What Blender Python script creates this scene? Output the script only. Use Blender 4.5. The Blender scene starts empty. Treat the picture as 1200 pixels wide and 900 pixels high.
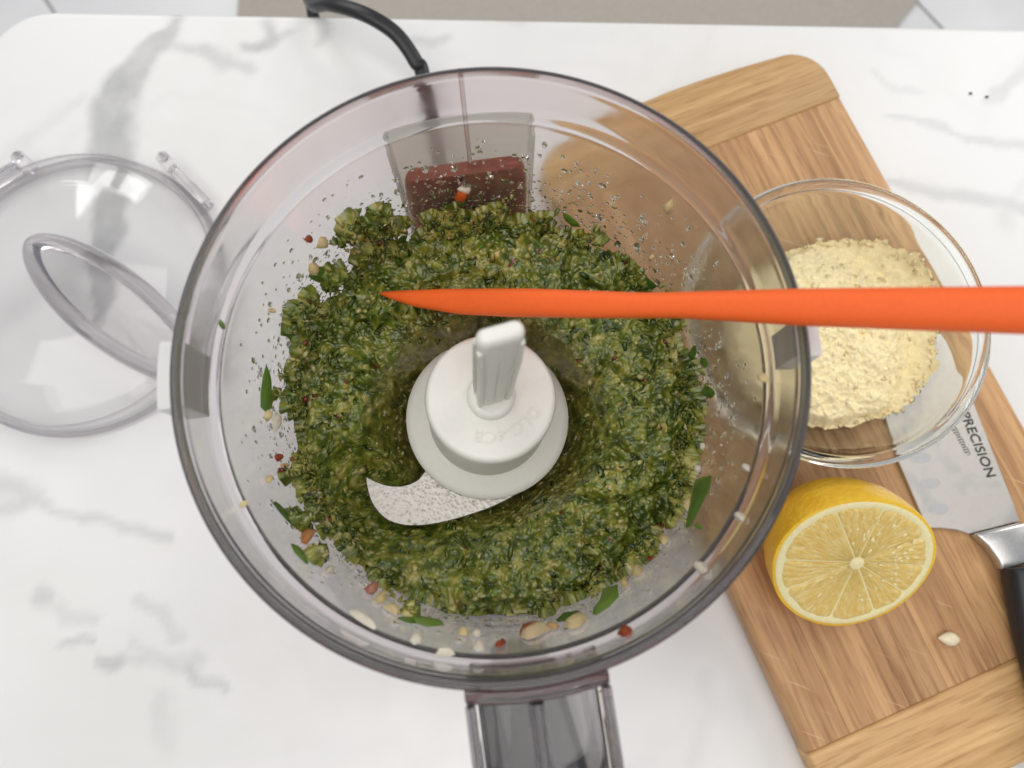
import bpy, bmesh, math, random
import numpy as np
from mathutils import Vector, Matrix

# ------------------------------------------------------------------ camera, world, lights
S = bpy.context.scene
COL = S.collection
TILT, CAM_H = math.radians(12), 0.38
cam_d = bpy.data.cameras.new('camera')
cam_d.sensor_width = 36; cam_d.lens = 27.0
cam_d.clip_start = 0.005; cam_d.clip_end = 50
cam_d.dof.use_dof = True; cam_d.dof.focus_distance = 0.258; cam_d.dof.aperture_fstop = 11.5
cam = bpy.data.objects.new('camera', cam_d); COL.objects.link(cam)
cam.location = (0, 0, CAM_H); cam.rotation_euler = (TILT, 0, 0)
S.camera = cam

W = bpy.data.worlds.new('World'); S.world = W; W.use_nodes = True
W.node_tree.nodes['Background'].inputs[0].default_value = (0.92, 0.94, 1.0, 1)
W.node_tree.nodes['Background'].inputs[1].default_value = 0.40

def area(name, loc, target, sx, sy, power, col):
    l = bpy.data.lights.new(name, 'AREA'); l.shape = 'RECTANGLE'; l.size = sx; l.size_y = sy
    l.energy = power; l.color = col
    o = bpy.data.objects.new(name, l); COL.objects.link(o); o.location = loc
    o.rotation_euler = (Vector(target) - Vector(loc)).to_track_quat('-Z', 'Y').to_euler()
    return o
def window(loc, target, w, h, nx, ny, gap, power, col):      # a far window: one lamp per pane
    q = (Vector(target) - Vector(loc)).to_track_quat('-Z', 'Y')
    pw, ph = (w - gap * (nx - 1)) / nx, (h - gap * (ny - 1)) / ny
    for i in range(nx):
        for j in range(ny):
            off = q @ Vector((-w / 2 + pw / 2 + i * (pw + gap), -h / 2 + ph / 2 + j * (ph + gap), 0))
            o = area('window_pane_light', Vector(loc) + off, target, pw, ph, power / (nx * ny), col)
            o.rotation_euler = q.to_euler()
window((1.9, 1.5, 1.9), (0, .05, .1), 1.15, 1.2, 2, 2, .12, 21, (1.0, .985, .96))
window((-1.3, 2.5, 1.9), (-.1, .1, .1), 1.2, 1.0, 3, 1, .14, 17, (1.0, .985, .96))
area('overhead_fill', (-.3, -.4, 2.4), (0, .05, .1), 3.0, 2.2, 38, (1.0, .975, .94))  # unseen fill added overhead, kept large so its reflection stays faint

S.view_settings.view_transform = 'Standard'; S.view_settings.look = 'None'
S.view_settings.exposure = 0.09; S.view_settings.gamma = 1.0
S.view_settings.use_curve_mapping = False
cy = S.cycles
cy.max_bounces = 20; cy.transmission_bounces = 20; cy.glossy_bounces = 8; cy.diffuse_bounces = 5
cy.transparent_max_bounces = 16; cy.sample_clamp_indirect = 6
cy.caustics_refractive = True; cy.caustics_reflective = False; cy.blur_glossy = 0.5
cy.use_denoising = True

rnd = random.Random(7)
rng = np.random.default_rng(11)

# ------------------------------------------------------------------ helpers
CT, ST = math.cos(TILT), math.sin(TILT)
CAM = Vector((0, 0, CAM_H))
def ray(x, y):
    dx = (x - 600) / 900; dy = -(y - 450) / 900
    return Vector((dx, dy * CT + ST, dy * ST - CT))
def P(x, y, z):                         # where the sight line of a photo point meets height z
    d = ray(x, y)
    return CAM + d * ((z - CAM_H) / d.z)

def tag(o, label=None, cat=None, group=None, kind=None):
    if label: o['label'] = label
    if cat: o['category'] = cat
    if group: o['group'] = group
    if kind: o['kind'] = kind
    return o
def link(name, me, mat=None, parent=None):
    o = bpy.data.objects.new(name, me); COL.objects.link(o)
    if mat: me.materials.append(mat)
    if parent: o.parent = parent
    return o
def empty(name, loc=(0, 0, 0), rot=(0, 0, 0)):
    o = bpy.data.objects.new(name, None); COL.objects.link(o)
    o.empty_display_size = 0.01; o.location = loc; o.rotation_euler = rot
    return o
def mk(name, verts, faces, mat=None, parent=None, smooth=True, recalc=True, angle=None):
    me = bpy.data.meshes.new(name)
    me.from_pydata([tuple(v) for v in verts], [], [tuple(f) for f in faces])
    if recalc:
        bm = bmesh.new(); bm.from_mesh(me); bmesh.ops.recalc_face_normals(bm, faces=bm.faces); bm.to_mesh(me); bm.free()
    for p in me.polygons: p.use_smooth = smooth
    if angle is not None and smooth:
        me.set_sharp_from_angle(angle=math.radians(angle))
    return link(name, me, mat, parent)
def npmesh(name, V, F, mat=None, parent=None, col=None, smooth=True):
    """V (n,3), F (m,k) numpy, optional per-vertex colour"""
    me = bpy.data.meshes.new(name)
    m, k = F.shape
    me.vertices.add(len(V)); me.vertices.foreach_set('co', V.astype(np.float32).ravel())
    me.loops.add(m * k); me.loops.foreach_set('vertex_index', F.astype(np.int32).ravel())
    me.polygons.add(m); me.polygons.foreach_set('loop_start', np.arange(0, m * k, k, dtype=np.int32))
    me.polygons.foreach_set('loop_total', np.full(m, k, dtype=np.int32))
    me.polygons.foreach_set('use_smooth', np.full(m, smooth))
    me.update(calc_edges=True); me.validate()
    if col is not None:
        a = me.color_attributes.new('col', 'FLOAT_COLOR', 'POINT')
        c = np.ones((len(V), 4), np.float32); c[:, :col.shape[1]] = col
        a.data.foreach_set('color', c.ravel())
    return link(name, me, mat, parent)
def lathe(name, prof, n, mat, parent=None, loc=(0, 0, 0), closed=True, angle=35, support=True):
    """prof: list of (r,z); closed loop gives a solid shell, r==0 points collapse"""
    V, F, idx = [], [], []
    p2 = [prof[0]]
    for (r0, z0), (r1, z1) in zip(prof[:-1], prof[1:]):      # support loops keep long faces flat-shaded
        L = math.hypot(r1 - r0, z1 - z0)
        if support and L > .004:
            e = .0007 / L
            p2 += [(r0 + (r1 - r0) * e, z0 + (z1 - z0) * e), (r1 - (r1 - r0) * e, z1 - (z1 - z0) * e)]
        p2.append((r1, z1))
    prof = p2
    for r, z in prof:
        if r < 1e-7:
            idx.append([len(V)] * n); V.append((loc[0], loc[1], z + loc[2]))
        else:
            b = len(V); idx.append([b + i for i in range(n)])
            for i in range(n):
                a = 2 * math.pi * i / n
                V.append((loc[0] + r * math.cos(a), loc[1] + r * math.sin(a), z + loc[2]))
    k = len(prof)
    for j in range(k if closed else k - 1):
        A, B = idx[j], idx[(j + 1) % k]
        if A[0] == A[1] and B[0] == B[1]: continue
        for i in range(n):
            i2 = (i + 1) % n
            f = []
            for v in (A[i], A[i2], B[i2], B[i]):
                if v not in f: f.append(v)
            if len(f) >= 3: F.append(f)
    return mk(name, V, F, mat, parent, angle=angle)
def prism(name, poly, z0, z1, mat, parent=None, bevel=0.0, seg=2, angle=40, smooth=True):
    bm = bmesh.new()
    lo = [bm.verts.new((p[0], p[1], z0)) for p in poly]
    hi = [bm.verts.new((p[0], p[1], z1)) for p in poly]
    n = len(poly)
    bm.faces.new(lo); bm.faces.new(hi)
    for i in range(n): bm.faces.new((lo[i], lo[(i + 1) % n], hi[(i + 1) % n], hi[i]))
    bmesh.ops.recalc_face_normals(bm, faces=bm.faces)
    if bevel > 0:
        es = [e for e in bm.edges if e.calc_face_angle(0) > math.radians(30)]
        bmesh.ops.bevel(bm, geom=es, offset=bevel, segments=seg, affect='EDGES', profile=0.5, clamp_overlap=True)
    me = bpy.data.meshes.new(name); bm.to_mesh(me); bm.free()
    for p in me.polygons: p.use_smooth = smooth
    if smooth: me.set_sharp_from_angle(angle=math.radians(angle))
    return link(name, me, mat, parent)
def catmull(pts, per=8, closed=False):
    pts = [Vector(p) for p in pts]; n = len(pts); out = []
    for i in range(n if closed else n - 1):
        g = (lambda k: pts[k % n]) if closed else (lambda k: pts[max(0, min(n - 1, k))])
        p0, p1, p2, p3 = g(i - 1), g(i), g(i + 1), g(i + 2)
        for s in range(per):
            t = s / per
            out.append(0.5 * ((2 * p1) + (p2 - p0) * t + (2 * p0 - 5 * p1 + 4 * p2 - p3) * t * t + (3 * p1 - p0 - 3 * p2 + p3) * t ** 3))
    if not closed: out.append(pts[-1].copy())
    return out
def sweep(name, path, section, mat, parent=None, closed=False, up=Vector((0, 0, 1)), angle=50):
    """section(i, t) -> list of (side, up) offsets, same length for every i"""
    V, F = [], []; n = len(path); m = None
    for i, p in enumerate(path):
        a = path[(i - 1) % n] if (closed or i > 0) else path[i]
        b = path[(i + 1) % n] if (closed or i < n - 1) else path[i]
        d = (b - a).normalized(); side = d.cross(up)
        if side.length < 1e-4: side = d.cross(Vector((1, 0, 0)))
        side.normalize(); u = side.cross(d).normalized()
        sec = section(i, i / max(1, n - 1)); m = len(sec)
        for s, w in sec: V.append(p + side * s + u * w)
    for i in range(n if closed else n - 1):
        for j in range(m):
            j2 = (j + 1) % m; i2 = (i + 1) % n
            F.append((i * m + j, i * m + j2, i2 * m + j2, i2 * m + j))
    if not closed:
        F.append(tuple(range(m))); F.append(tuple((n - 1) * m + j for j in range(m)))
    return mk(name, V, F, mat, parent, angle=angle)
def circ(r, n=14, ry=None):
    ry = r if ry is None else ry
    return [(r * math.cos(2 * math.pi * k / n), ry * math.sin(2 * math.pi * k / n)) for k in range(n)]
def rbox(w, h, r, k=3):
    out = []
    for cx, cy_, a0 in ((w / 2 - r, h / 2 - r, 0), (-w / 2 + r, h / 2 - r, 90), (-w / 2 + r, -h / 2 + r, 180), (w / 2 - r, -h / 2 + r, 270)):
        for i in range(k + 1):
            a = math.radians(a0 + 90 * i / k); out.append((cx + r * math.cos(a), cy_ + r * math.sin(a)))
    return out

# numpy noise -------------------------------------------------------
def _h(ix, iy, iz, s):
    n = (ix * 374761393 + iy * 668265263 + iz * 1274126177 + s * 974711) & 0x7fffffff
    n = ((n ^ (n >> 13)) * 1103515245 + 12345) & 0x7fffffff
    n = ((n ^ (n >> 16)) * 69069 + 1) & 0x7fffffff
    return (n & 0xffffff) / float(0xffffff)
def vnoise(p, s=0):
    i = np.floor(p).astype(np.int64); f = p - i; f = f * f * (3 - 2 * f); r = 0
    for a in (0, 1):
        for b in (0, 1):
            for c in (0, 1):
                w = (f[:, 0] if a else 1 - f[:, 0]) * (f[:, 1] if b else 1 - f[:, 1]) * (f[:, 2] if c else 1 - f[:, 2])
                r = r + w * _h(i[:, 0] + a, i[:, 1] + b, i[:, 2] + c, s)
    return r
def fbm(p, o=4, s=0):
    r, a, t = 0, 1.0, 0
    for k in range(o):
        r = r + a * vnoise(p * 2 ** k, s + k); t += a; a *= .5
    return r / t
def worley(p, s=0):
    i = np.floor(p).astype(np.int64); best = np.full(len(p), 9.0); bid = np.zeros(len(p))
    for a in (-1, 0, 1):
        for b in (-1, 0, 1):
            for c in (-1, 0, 1):
                j = i + np.array([a, b, c])
                q = np.stack([_h(j[:, 0], j[:, 1], j[:, 2], s + k) for k in (1, 2, 3)], 1) + j
                d = np.linalg.norm(p - q, axis=1); m = d < best
                best = np.where(m, d, best); bid = np.where(m, _h(j[:, 0], j[:, 1], j[:, 2], s + 9), bid)
    return best, bid
def sstep(a, b, x):
    t = np.clip((x - a) / (b - a), 0, 1); return t * t * (3 - 2 * t)

# ------------------------------------------------------------------ materials
def new_mat(name):
    m = bpy.data.materials.new(name); m.use_nodes = True
    return m, m.node_tree, m.node_tree.nodes['Principled BSDF']
def N(nt, t, **kw):
    n = nt.nodes.new(t)
    for k, v in kw.items():
        if k.startswith('_'): setattr(n, k[1:], v)
        else: n.inputs[k.replace('__', ' ')].default_value = v
    return n
def ramp(nt, fac, stops, interp='LINEAR'):
    r = nt.nodes.new('ShaderNodeValToRGB'); e = r.color_ramp.elements; r.color_ramp.interpolation = interp
    while len(e) < len(stops): e.new(0.5)
    for k, (p, c) in enumerate(stops): e[k].position = p; e[k].color = (*c, 1)
    nt.links.new(fac, r.inputs[0]); return r
def bump(nt, b, h, strength=.3, dist=.001):
    n = N(nt, 'ShaderNodeBump', Strength=strength, Distance=dist)
    nt.links.new(h, n.inputs['Height']); nt.links.new(n.outputs[0], b.inputs['Normal']); return n
def coords(nt, scale=(1, 1, 1), kind='Object'):
    t = nt.nodes.new('ShaderNodeTexCoord'); m = nt.nodes.new('ShaderNodeMapping')
    m.inputs['Scale'].default_value = scale
    nt.links.new(t.outputs[kind], m.inputs[0]); return m.outputs[0]
def noise(nt, vec, scale, detail=4, rough=.55, dist=0):
    n = N(nt, 'ShaderNodeTexNoise', Scale=scale, Detail=detail, Roughness=rough, Distortion=dist)
    nt.links.new(vec, n.inputs['Vector']); return n

def plain(name, col, rough=.5, metal=0, nscale=300, nstr=.06, bstr=.05, **kw):
    m, nt, b = new_mat(name); v = coords(nt); n = noise(nt, v, nscale)
    c = tuple(x * (1 - nstr) for x in col), tuple(min(1, x * (1 + nstr)) for x in col)
    r = ramp(nt, n.outputs['Fac'], [(.3, c[0]), (.7, c[1])])
    nt.links.new(r.outputs[0], b.inputs['Base Color'])
    b.inputs['Roughness'].default_value = rough; b.inputs['Metallic'].default_value = metal
    for k, x in kw.items(): b.inputs[k.replace('__', ' ')].default_value = x
    if bstr: bump(nt, b, n.outputs['Fac'], bstr, .0005)
    return m
def clear(name, col, ior=1.5, rough=.015, bscale=60, bstr=.02):
    m, nt, b = new_mat(name)
    b.inputs['Base Color'].default_value = (*col, 1); b.inputs['Transmission Weight'].default_value = 1
    b.inputs['IOR'].default_value = ior; b.inputs['Roughness'].default_value = rough
    if bstr: bump(nt, b, noise(nt, coords(nt), bscale, 2).outputs['Fac'], bstr, .001)
    return m

M = {}
def thin(name, col, rough=.03, milky=0):
    m, nt, b = new_mat(name); nt.nodes.remove(b)
    lw = N(nt, 'ShaderNodeLayerWeight', Blend=.5)
    p = N(nt, 'ShaderNodeMath', _operation='POWER'); p.inputs[1].default_value = 4.5; nt.links.new(lw.outputs['Facing'], p.inputs[0])
    ma = N(nt, 'ShaderNodeMath', _operation='MULTIPLY_ADD'); ma.inputs[1].default_value = .9; ma.inputs[2].default_value = .042; nt.links.new(p.outputs[0], ma.inputs[0])
    v = coords(nt); n = noise(nt, v, 38, 3); bp = N(nt, 'ShaderNodeBump', Strength=.05, Distance=.001); nt.links.new(n.outputs['Fac'], bp.inputs['Height'])
    g_ = N(nt, 'ShaderNodeBsdfGlossy', Roughness=rough); nt.links.new(bp.outputs[0], g_.inputs['Normal'])
    t = N(nt, 'ShaderNodeBsdfTransparent'); t.inputs[0].default_value = (*col, 1)
    if milky:
        d1 = N(nt, 'ShaderNodeBsdfTranslucent'); d1.inputs[0].default_value = (*col, 1); m1 = N(nt, 'ShaderNodeMixShader'); m1.inputs[0].default_value = milky
        d2 = N(nt, 'ShaderNodeBsdfDiffuse'); d2.inputs[0].default_value = (*col, 1); m2 = N(nt, 'ShaderNodeMixShader'); m2.inputs[0].default_value = .5
        nt.links.new(d1.outputs[0], m2.inputs[1]); nt.links.new(d2.outputs[0], m2.inputs[2])
        nt.links.new(t.outputs[0], m1.inputs[1]); nt.links.new(m2.outputs[0], m1.inputs[2]); t = m1
    mx = N(nt, 'ShaderNodeMixShader'); nt.links.new(ma.outputs[0], mx.inputs[0]); nt.links.new(t.outputs[0], mx.inputs[1]); nt.links.new(g_.outputs[0], mx.inputs[2])
    nt.links.new(mx.outputs[0], nt.nodes['Material Output'].inputs['Surface']); return m
def absorb(m, dens, col):
    nt = m.node_tree; a = N(nt, 'ShaderNodeVolumeAbsorption', Density=dens); a.inputs[0].default_value = (*col, 1)
    nt.links.new(a.outputs[0], nt.nodes['Material Output'].inputs['Volume']); return m
M['smoke'] = absorb(clear('smoky_clear_plastic', (.93, .915, .92), 1.47, .02, 60, .05), 62, (.50, .455, .48))
def haze_film(m, lo, hi, trans):
    nt = m.node_tree; b = nt.nodes['Principled BSDF']; v = coords(nt, (1, 1, .45)); n = noise(nt, v, 140, 5, .65)
    mr = N(nt, 'ShaderNodeMapRange'); mr.inputs['From Min'].default_value = .35; mr.inputs['From Max'].default_value = .68
    mr.inputs['To Min'].default_value = lo; mr.inputs['To Max'].default_value = hi
    nt.links.new(n.outputs['Fac'], mr.inputs[0]); nt.links.new(mr.outputs[0], b.inputs['Roughness']); b.inputs['Transmission Weight'].default_value = trans
M['hsmoke'] = absorb(clear('handle_plastic', (.95, .94, .94), 1.5, .01, 60, .03), 80, (.50, .455, .48))
haze_film(M['smoke'], .03, .13, .965)
M['dome'] = thin('clear_dome_plastic', (.98, .978, .98), .045)
M['tint'] = thin('smoky_recess_plastic', (.83, .815, .82), .12)
M['sleeve'] = thin('clear_sleeve_plastic', (.95, .95, .90), milky=.34)
M['frost'] = clear('frosted_tab_plastic', (.92, .91, .88), 1.4, .3, 45, .02)
M['frost'].node_tree.nodes['Principled BSDF'].inputs['Transmission Weight'].default_value = .3
M['lid'] = clear('clear_lid_plastic', (.96, .94, .96), 1.5, .02, 40, .03)
M['grip'] = absorb(clear('smoked_grip_plastic', (.92, .90, .89), 1.5, .0, 35, .35), 300, (.55, .50, .49))
M['ridge'] = absorb(clear('ridge_plastic', (.95, .94, .95), 1.45, .05, 40, .02), 165, (.50, .465, .49))
M['glass'] = clear('clear_glass', (.96, .975, .95), 1.5, .0, 30, .015)
M['juice_glint'] = plain('lemon_juice_glint', (.90, .74, .36), .07, 0, 300, .04, 0, Coat__Weight=1.0)  # wet glints of the juice painted in as a pale colour
M['drop'] = clear('oil_drop', (.99, .99, .96), 1.33, .0, 10, 0)
M['white'] = plain('white_plastic', (.78, .765, .70), .42, 0, 500, .02, .02)
M['orange'] = plain('orange_silicone', (.93, .135, .014), .58, 0, 900, .03, .03)
M['black'] = plain('black_rubber', (.012, .012, .014), .38, 0, 500, .2, .05)
M['handle'] = plain('black_handle', (.016, .018, .02), .42, 0, 900, .2, .08)
M['red'] = plain('dark_red_enamel', (.42, .085, .060), .35, .1, 400, .08, .02)
M['steel'] = plain('brushed_steel', (.62, .61, .59), .28, 1, 700, .08, .05)
M['ink'] = plain('dark_print', (.03, .03, .03), .6)
M['seed'] = plain('lemon_seed', (.80, .70, .48), .4, 0, 700, .1, .1)
M['crumb'] = plain('dark_crumb', (.05, .035, .03), .7, 0, 900, .3, .2)
M['mat'] = plain('taupe_floor_shadow', (.47, .43, .37), .9, 0, 250, .12, .3)  # shade on the floor tiles, put into a taupe colour
M['tile'] = plain('white_floor_tile', (.80, .80, .80), .35, 0, 12, .03, .0)
M['grout'] = plain('grey_grout', (.42, .41, .40), .9, 0, 300, .1, .2)

def marble():
    m, nt, b = new_mat('white_veined_marble')
    at = N(nt, 'ShaderNodeVertexColor', _layer_name='col'); v = coords(nt)
    n = noise(nt, v, 7, 6, .6, .6); n2 = noise(nt, v, 90, 5, .6)
    base = ramp(nt, n.outputs['Fac'], [(.25, (.735, .73, .70)), (.5, (.79, .785, .765)), (.75, (.775, .78, .775))])
    mx = N(nt, 'ShaderNodeMix', _data_type='RGBA'); mx.inputs['B'].default_value = (.36, .365, .36, 1)
    mul = N(nt, 'ShaderNodeMath', _operation='MULTIPLY'); add = N(nt, 'ShaderNodeMath', _operation='MULTIPLY_ADD')
    nt.links.new(n2.outputs['Fac'], add.inputs[0]); add.inputs[1].default_value = .8; add.inputs[2].default_value = .6
    sp = N(nt, 'ShaderNodeSeparateColor'); nt.links.new(at.outputs[0], sp.inputs[0])
    nt.links.new(sp.outputs[0], mul.inputs[0]); nt.links.new(add.outputs[0], mul.inputs[1])
    nt.links.new(mul.outputs[0], mx.inputs['Factor']); nt.links.new(base.outputs[0], mx.inputs['A'])
    nt.links.new(mx.outputs['Result'], b.inputs['Base Color'])
    b.inputs['Roughness'].default_value = .32
    bump(nt, b, n2.outputs['Fac'], .02, .0005)
    return m
M['marble'] = marble()

def bamboo(name, light, dark, along):
    """grain stretched along local x or y"""
    m, nt, b = new_mat(name)
    oi = nt.nodes.new('ShaderNodeObjectInfo')
    sc = (9, 260, 60) if along == 'x' else (260, 9, 60)
    t = nt.nodes.new('ShaderNodeTexCoord'); mp = nt.nodes.new('ShaderNodeMapping'); mp.inputs['Scale'].default_value = sc
    nt.links.new(t.outputs['Object'], mp.inputs[0])
    off = N(nt, 'ShaderNodeVectorMath', _operation='ADD'); cmb = N(nt, 'ShaderNodeCombineXYZ')
    k = N(nt, 'ShaderNodeMath', _operation='MULTIPLY'); k.inputs[1].default_value = 37
    nt.links.new(oi.outputs['Random'], k.inputs[0])
    for q in range(3): nt.links.new(k.outputs[0], cmb.inputs[q])
    nt.links.new(mp.outputs[0], off.inputs[0]); nt.links.new(cmb.outputs[0], off.inputs[1])
    n1 = noise(nt, off.outputs[0], 1.0, 5, .62, .35)
    w = N(nt, 'ShaderNodeVectorMath', _operation='MULTIPLY'); w.inputs[1].default_value = (.22, .22, .22)
    nt.links.new(off.outputs[0], w.inputs[0])
    n2 = noise(nt, w.outputs[0], 1.0, 3, .5, .3)
    a = ramp(nt, n1.outputs['Fac'], [(.30, dark), (.47, tuple(.5 * (x + y) for x, y in zip(light, dark))), (.62, light), (.85, tuple(min(1, x * 1.12) for x in light))])
    tint = ramp(nt, n2.outputs['Fac'], [(.3, (.80, .76, .72)), (.7, (1.05, 1.04, 1.02))])
    mx = N(nt, 'ShaderNodeMix', _data_type='RGBA', _blend_type='MULTIPLY'); mx.inputs['Factor'].default_value = 1
    nt.links.new(a.outputs[0], mx.inputs['A']); nt.links.new(tint.outputs[0], mx.inputs['B'])
    w3 = N(nt, 'ShaderNodeVectorMath', _operation='MULTIPLY'); w3.inputs[1].default_value = (5.5, 3.2, 3) if along == 'x' else (3.2, 5.5, 3)
    nt.links.new(off.outputs[0], w3.inputs[0]); n3 = noise(nt, w3.outputs[0], 1.0, 2, .5)
    fine = ramp(nt, n3.outputs['Fac'], [(.34, (.70, .64, .58)), (.46, (1, 1, 1))]); mx3 = N(nt, 'ShaderNodeMix', _data_type='RGBA', _blend_type='MULTIPLY'); mx3.inputs['Factor'].default_value = .75
    nt.links.new(mx.outputs['Result'], mx3.inputs['A']); nt.links.new(fine.outputs[0], mx3.inputs['B']); mx = mx3
    if along == 'y':
        t4 = nt.nodes.new('ShaderNodeMapping'); t4.vector_type = 'POINT'; t4.inputs['Rotation'].default_value = (0, 0, .75); t4.inputs['Scale'].default_value = (34, 1400, 1)
        r4 = nt.nodes.new('ShaderNodeMapping'); r4.inputs['Rotation'].default_value = (0, 0, .75); nt.links.new(t.outputs['Object'], r4.inputs[0])
        s4 = N(nt, 'ShaderNodeVectorMath', _operation='MULTIPLY'); s4.inputs[1].default_value = (30, 900, 0); nt.links.new(r4.outputs[0], s4.inputs[0])
        nt.nodes.remove(t4); n4 = noise(nt, s4.outputs[0], 1.0, 1, .4); sc4 = ramp(nt, n4.outputs['Fac'], [(.70, (0, 0, 0)), (.76, (.5, .5, .5))])
        mx4 = N(nt, 'ShaderNodeMix', _data_type='RGBA'); mx4.inputs['B'].default_value = (.72, .50, .30, 1)
        nt.links.new(sc4.outputs[0], mx4.inputs['Factor']); nt.links.new(mx.outputs['Result'], mx4.inputs['A']); mx = mx4
    # each plank its own tone
    hs = N(nt, 'ShaderNodeHueSaturation'); mr = N(nt, 'ShaderNodeMapRange')
    mr.inputs['To Min'].default_value = .86; mr.inputs['To Max'].default_value = 1.12
    nt.links.new(oi.outputs['Random'], mr.inputs[0]); nt.links.new(mr.outputs[0], hs.inputs['Value'])
    nt.links.new(mx.outputs['Result'], hs.inputs['Color']); nt.links.new(hs.outputs[0], b.inputs['Base Color'])
    b.inputs['Roughness'].default_value = .5
    bump(nt, b, n1.outputs['Fac'], .12, .0006)
    return m
M['bam_end'] = bamboo('light_bamboo', (.74, .475, .215), (.54, .31, .12), 'x')
M['bam_mid'] = bamboo('caramel_bamboo', (.60, .355, .165), (.36, .185, .075), 'y')

def vcol(name, rough, spec=.5, nscale=900, bstr=.4, sss=0, coat=0, mottling=.35):
    m, nt, b = new_mat(name)
    at = N(nt, 'ShaderNodeVertexColor', _layer_name='col'); v = coords(nt)
    n = noise(nt, v, nscale, 4, .6)
    r = ramp(nt, n.outputs['Fac'], [(.25, (1 - mottling,) * 3), (.75, (1 + mottling * .6,) * 3)])
    mx = N(nt, 'ShaderNodeMix', _data_type='RGBA', _blend_type='MULTIPLY'); mx.inputs['Factor'].default_value = 1
    nt.links.new(at.outputs[0], mx.inputs['A']); nt.links.new(r.outputs[0], mx.inputs['B'])
    nt.links.new(mx.outputs['Result'], b.inputs['Base Color'])
    b.inputs['Roughness'].default_value = rough; b.inputs['Specular IOR Level'].default_value = spec
    b.inputs['Coat Weight'].default_value = coat; b.inputs['Coat Roughness'].default_value = .15
    if sss:
        b.inputs['Subsurface Weight'].default_value = sss; b.inputs['Subsurface Radius'].default_value = (.002, .0012, .0005)
        b.inputs['Subsurface Scale'].default_value = .6
    bump(nt, b, n.outputs['Fac'], bstr, .0006)
    return m
M['pesto'] = vcol('pesto', .24, .5, 1100, .18, 0, .5, .22)
M['leaf'] = vcol('herb_leaf', .35, .5, 500, .25, 0, .2, .25)
M['nut'] = vcol('nut_chip', .5, .4, 900, .25, .25, 0, .12)
M['cheese'] = vcol('grated_cheese', .75, .15, 700, .08, 0, 0, .04)

# ------------------------------------------------------------------ setting: countertop and floor
def seg_dist(p, a, b):
    ab = b - a; t = np.clip(((p - a) @ ab) / max(1e-12, ab @ ab), 0, 1)
    return np.linalg.norm(p - (a + t[:, None] * ab), axis=1), t
VEINS = [  # photo points on the slab: (x, y, half width in px), strength, softness
    ([(207, 20, 4), (203, 36, 7), (190, 50, 9), (167, 66, 10), (146, 92, 13), (134, 128, 16), (132, 166, 17), (128, 225, 15), (122, 300, 10), (118, 380, 5)], .62, .35),
    ([(196, 45, 5), (222, 52, 4), (242, 58, 5), (262, 72, 6), (284, 79, 5)], .38, .9),
    ([(288, 56, 4), (308, 55, 5), (322, 44, 4), (317, 22, 4)], .55, .8),
    ([(330, 40, 3), (344, 34, 3)], .3, .9), ([(370, 50, 3), (384, 40, 4)], .35, .9),
    ([(485, 48, 4), (505, 52, 5), (528, 42, 3)], .3, .9), ([(590, 24, 4), (612, 28, 3)], .25, .9),
    ([(1025, 80, 2), (1045, 96, 3), (1073, 102, 3)], 0.23, .8),
    ([(1150, 122, 2), (1165, 112, 3), (1180, 100, 3), (1204, 78, 4)], 0.30, .8),
    ([(1040, 134, 2), (1062, 139, 3), (1092, 146, 4), (1117, 157, 3), (1153, 164, 3), (1205, 168, 3)], 0.32, .7),
    ([(1045, 214, 2), (1075, 217, 4), (1105, 221, 5), (1150, 230, 5), (1177, 236, 6), (1210, 248, 5)], 0.36, .7),
    ([(1172, 238, 6), (1176, 262, 7)], 0.18, .9), ([(1172, 238, 4), (1200, 214, 4)], 0.14, .9),
    ([(40, 582, 3), (90, 598, 3), (135, 612, 4), (165, 622, 5), (205, 634, 3)], .33, .8),
    ([(-10, 570, 8), (30, 570, 7), (46, 578, 5), (20, 592, 5), (-10, 596, 6)], .34, .9),
    ([(36, 702, 4), (55, 704, 4)], .34, .8), ([(70, 715, 5), (112, 729, 3)], .26, .9),
    ([(74, 752, 3), (106, 752, 3)], .42, .7), ([(115, 773, 4), (130, 776, 5), (146, 770, 4)], .5, .7), ([(146, 768, 3), (172, 768, 3)], .26, .9),
    ([(168, 707, 3), (195, 716, 4), (207, 743, 4)], .27, .9), ([(160, 754, 3), (215, 775, 5), (233, 763, 4)], .25, .9),
    ([(220, 775, 4), (232, 797, 5), (262, 808, 3)], .42, .8), ([(190, 870, 8), (194, 820, 5)], .16, .9),
    ([(0, 190, 6), (60, 140, 5), (100, 118, 4)], .14, .9), ([(0, 380, 8), (60, 330, 10), (110, 350, 8)], .16, .9),
    ([(820, 780, 5), (835, 830, 7), (815, 890, 6)], .12, .9),
]
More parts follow.
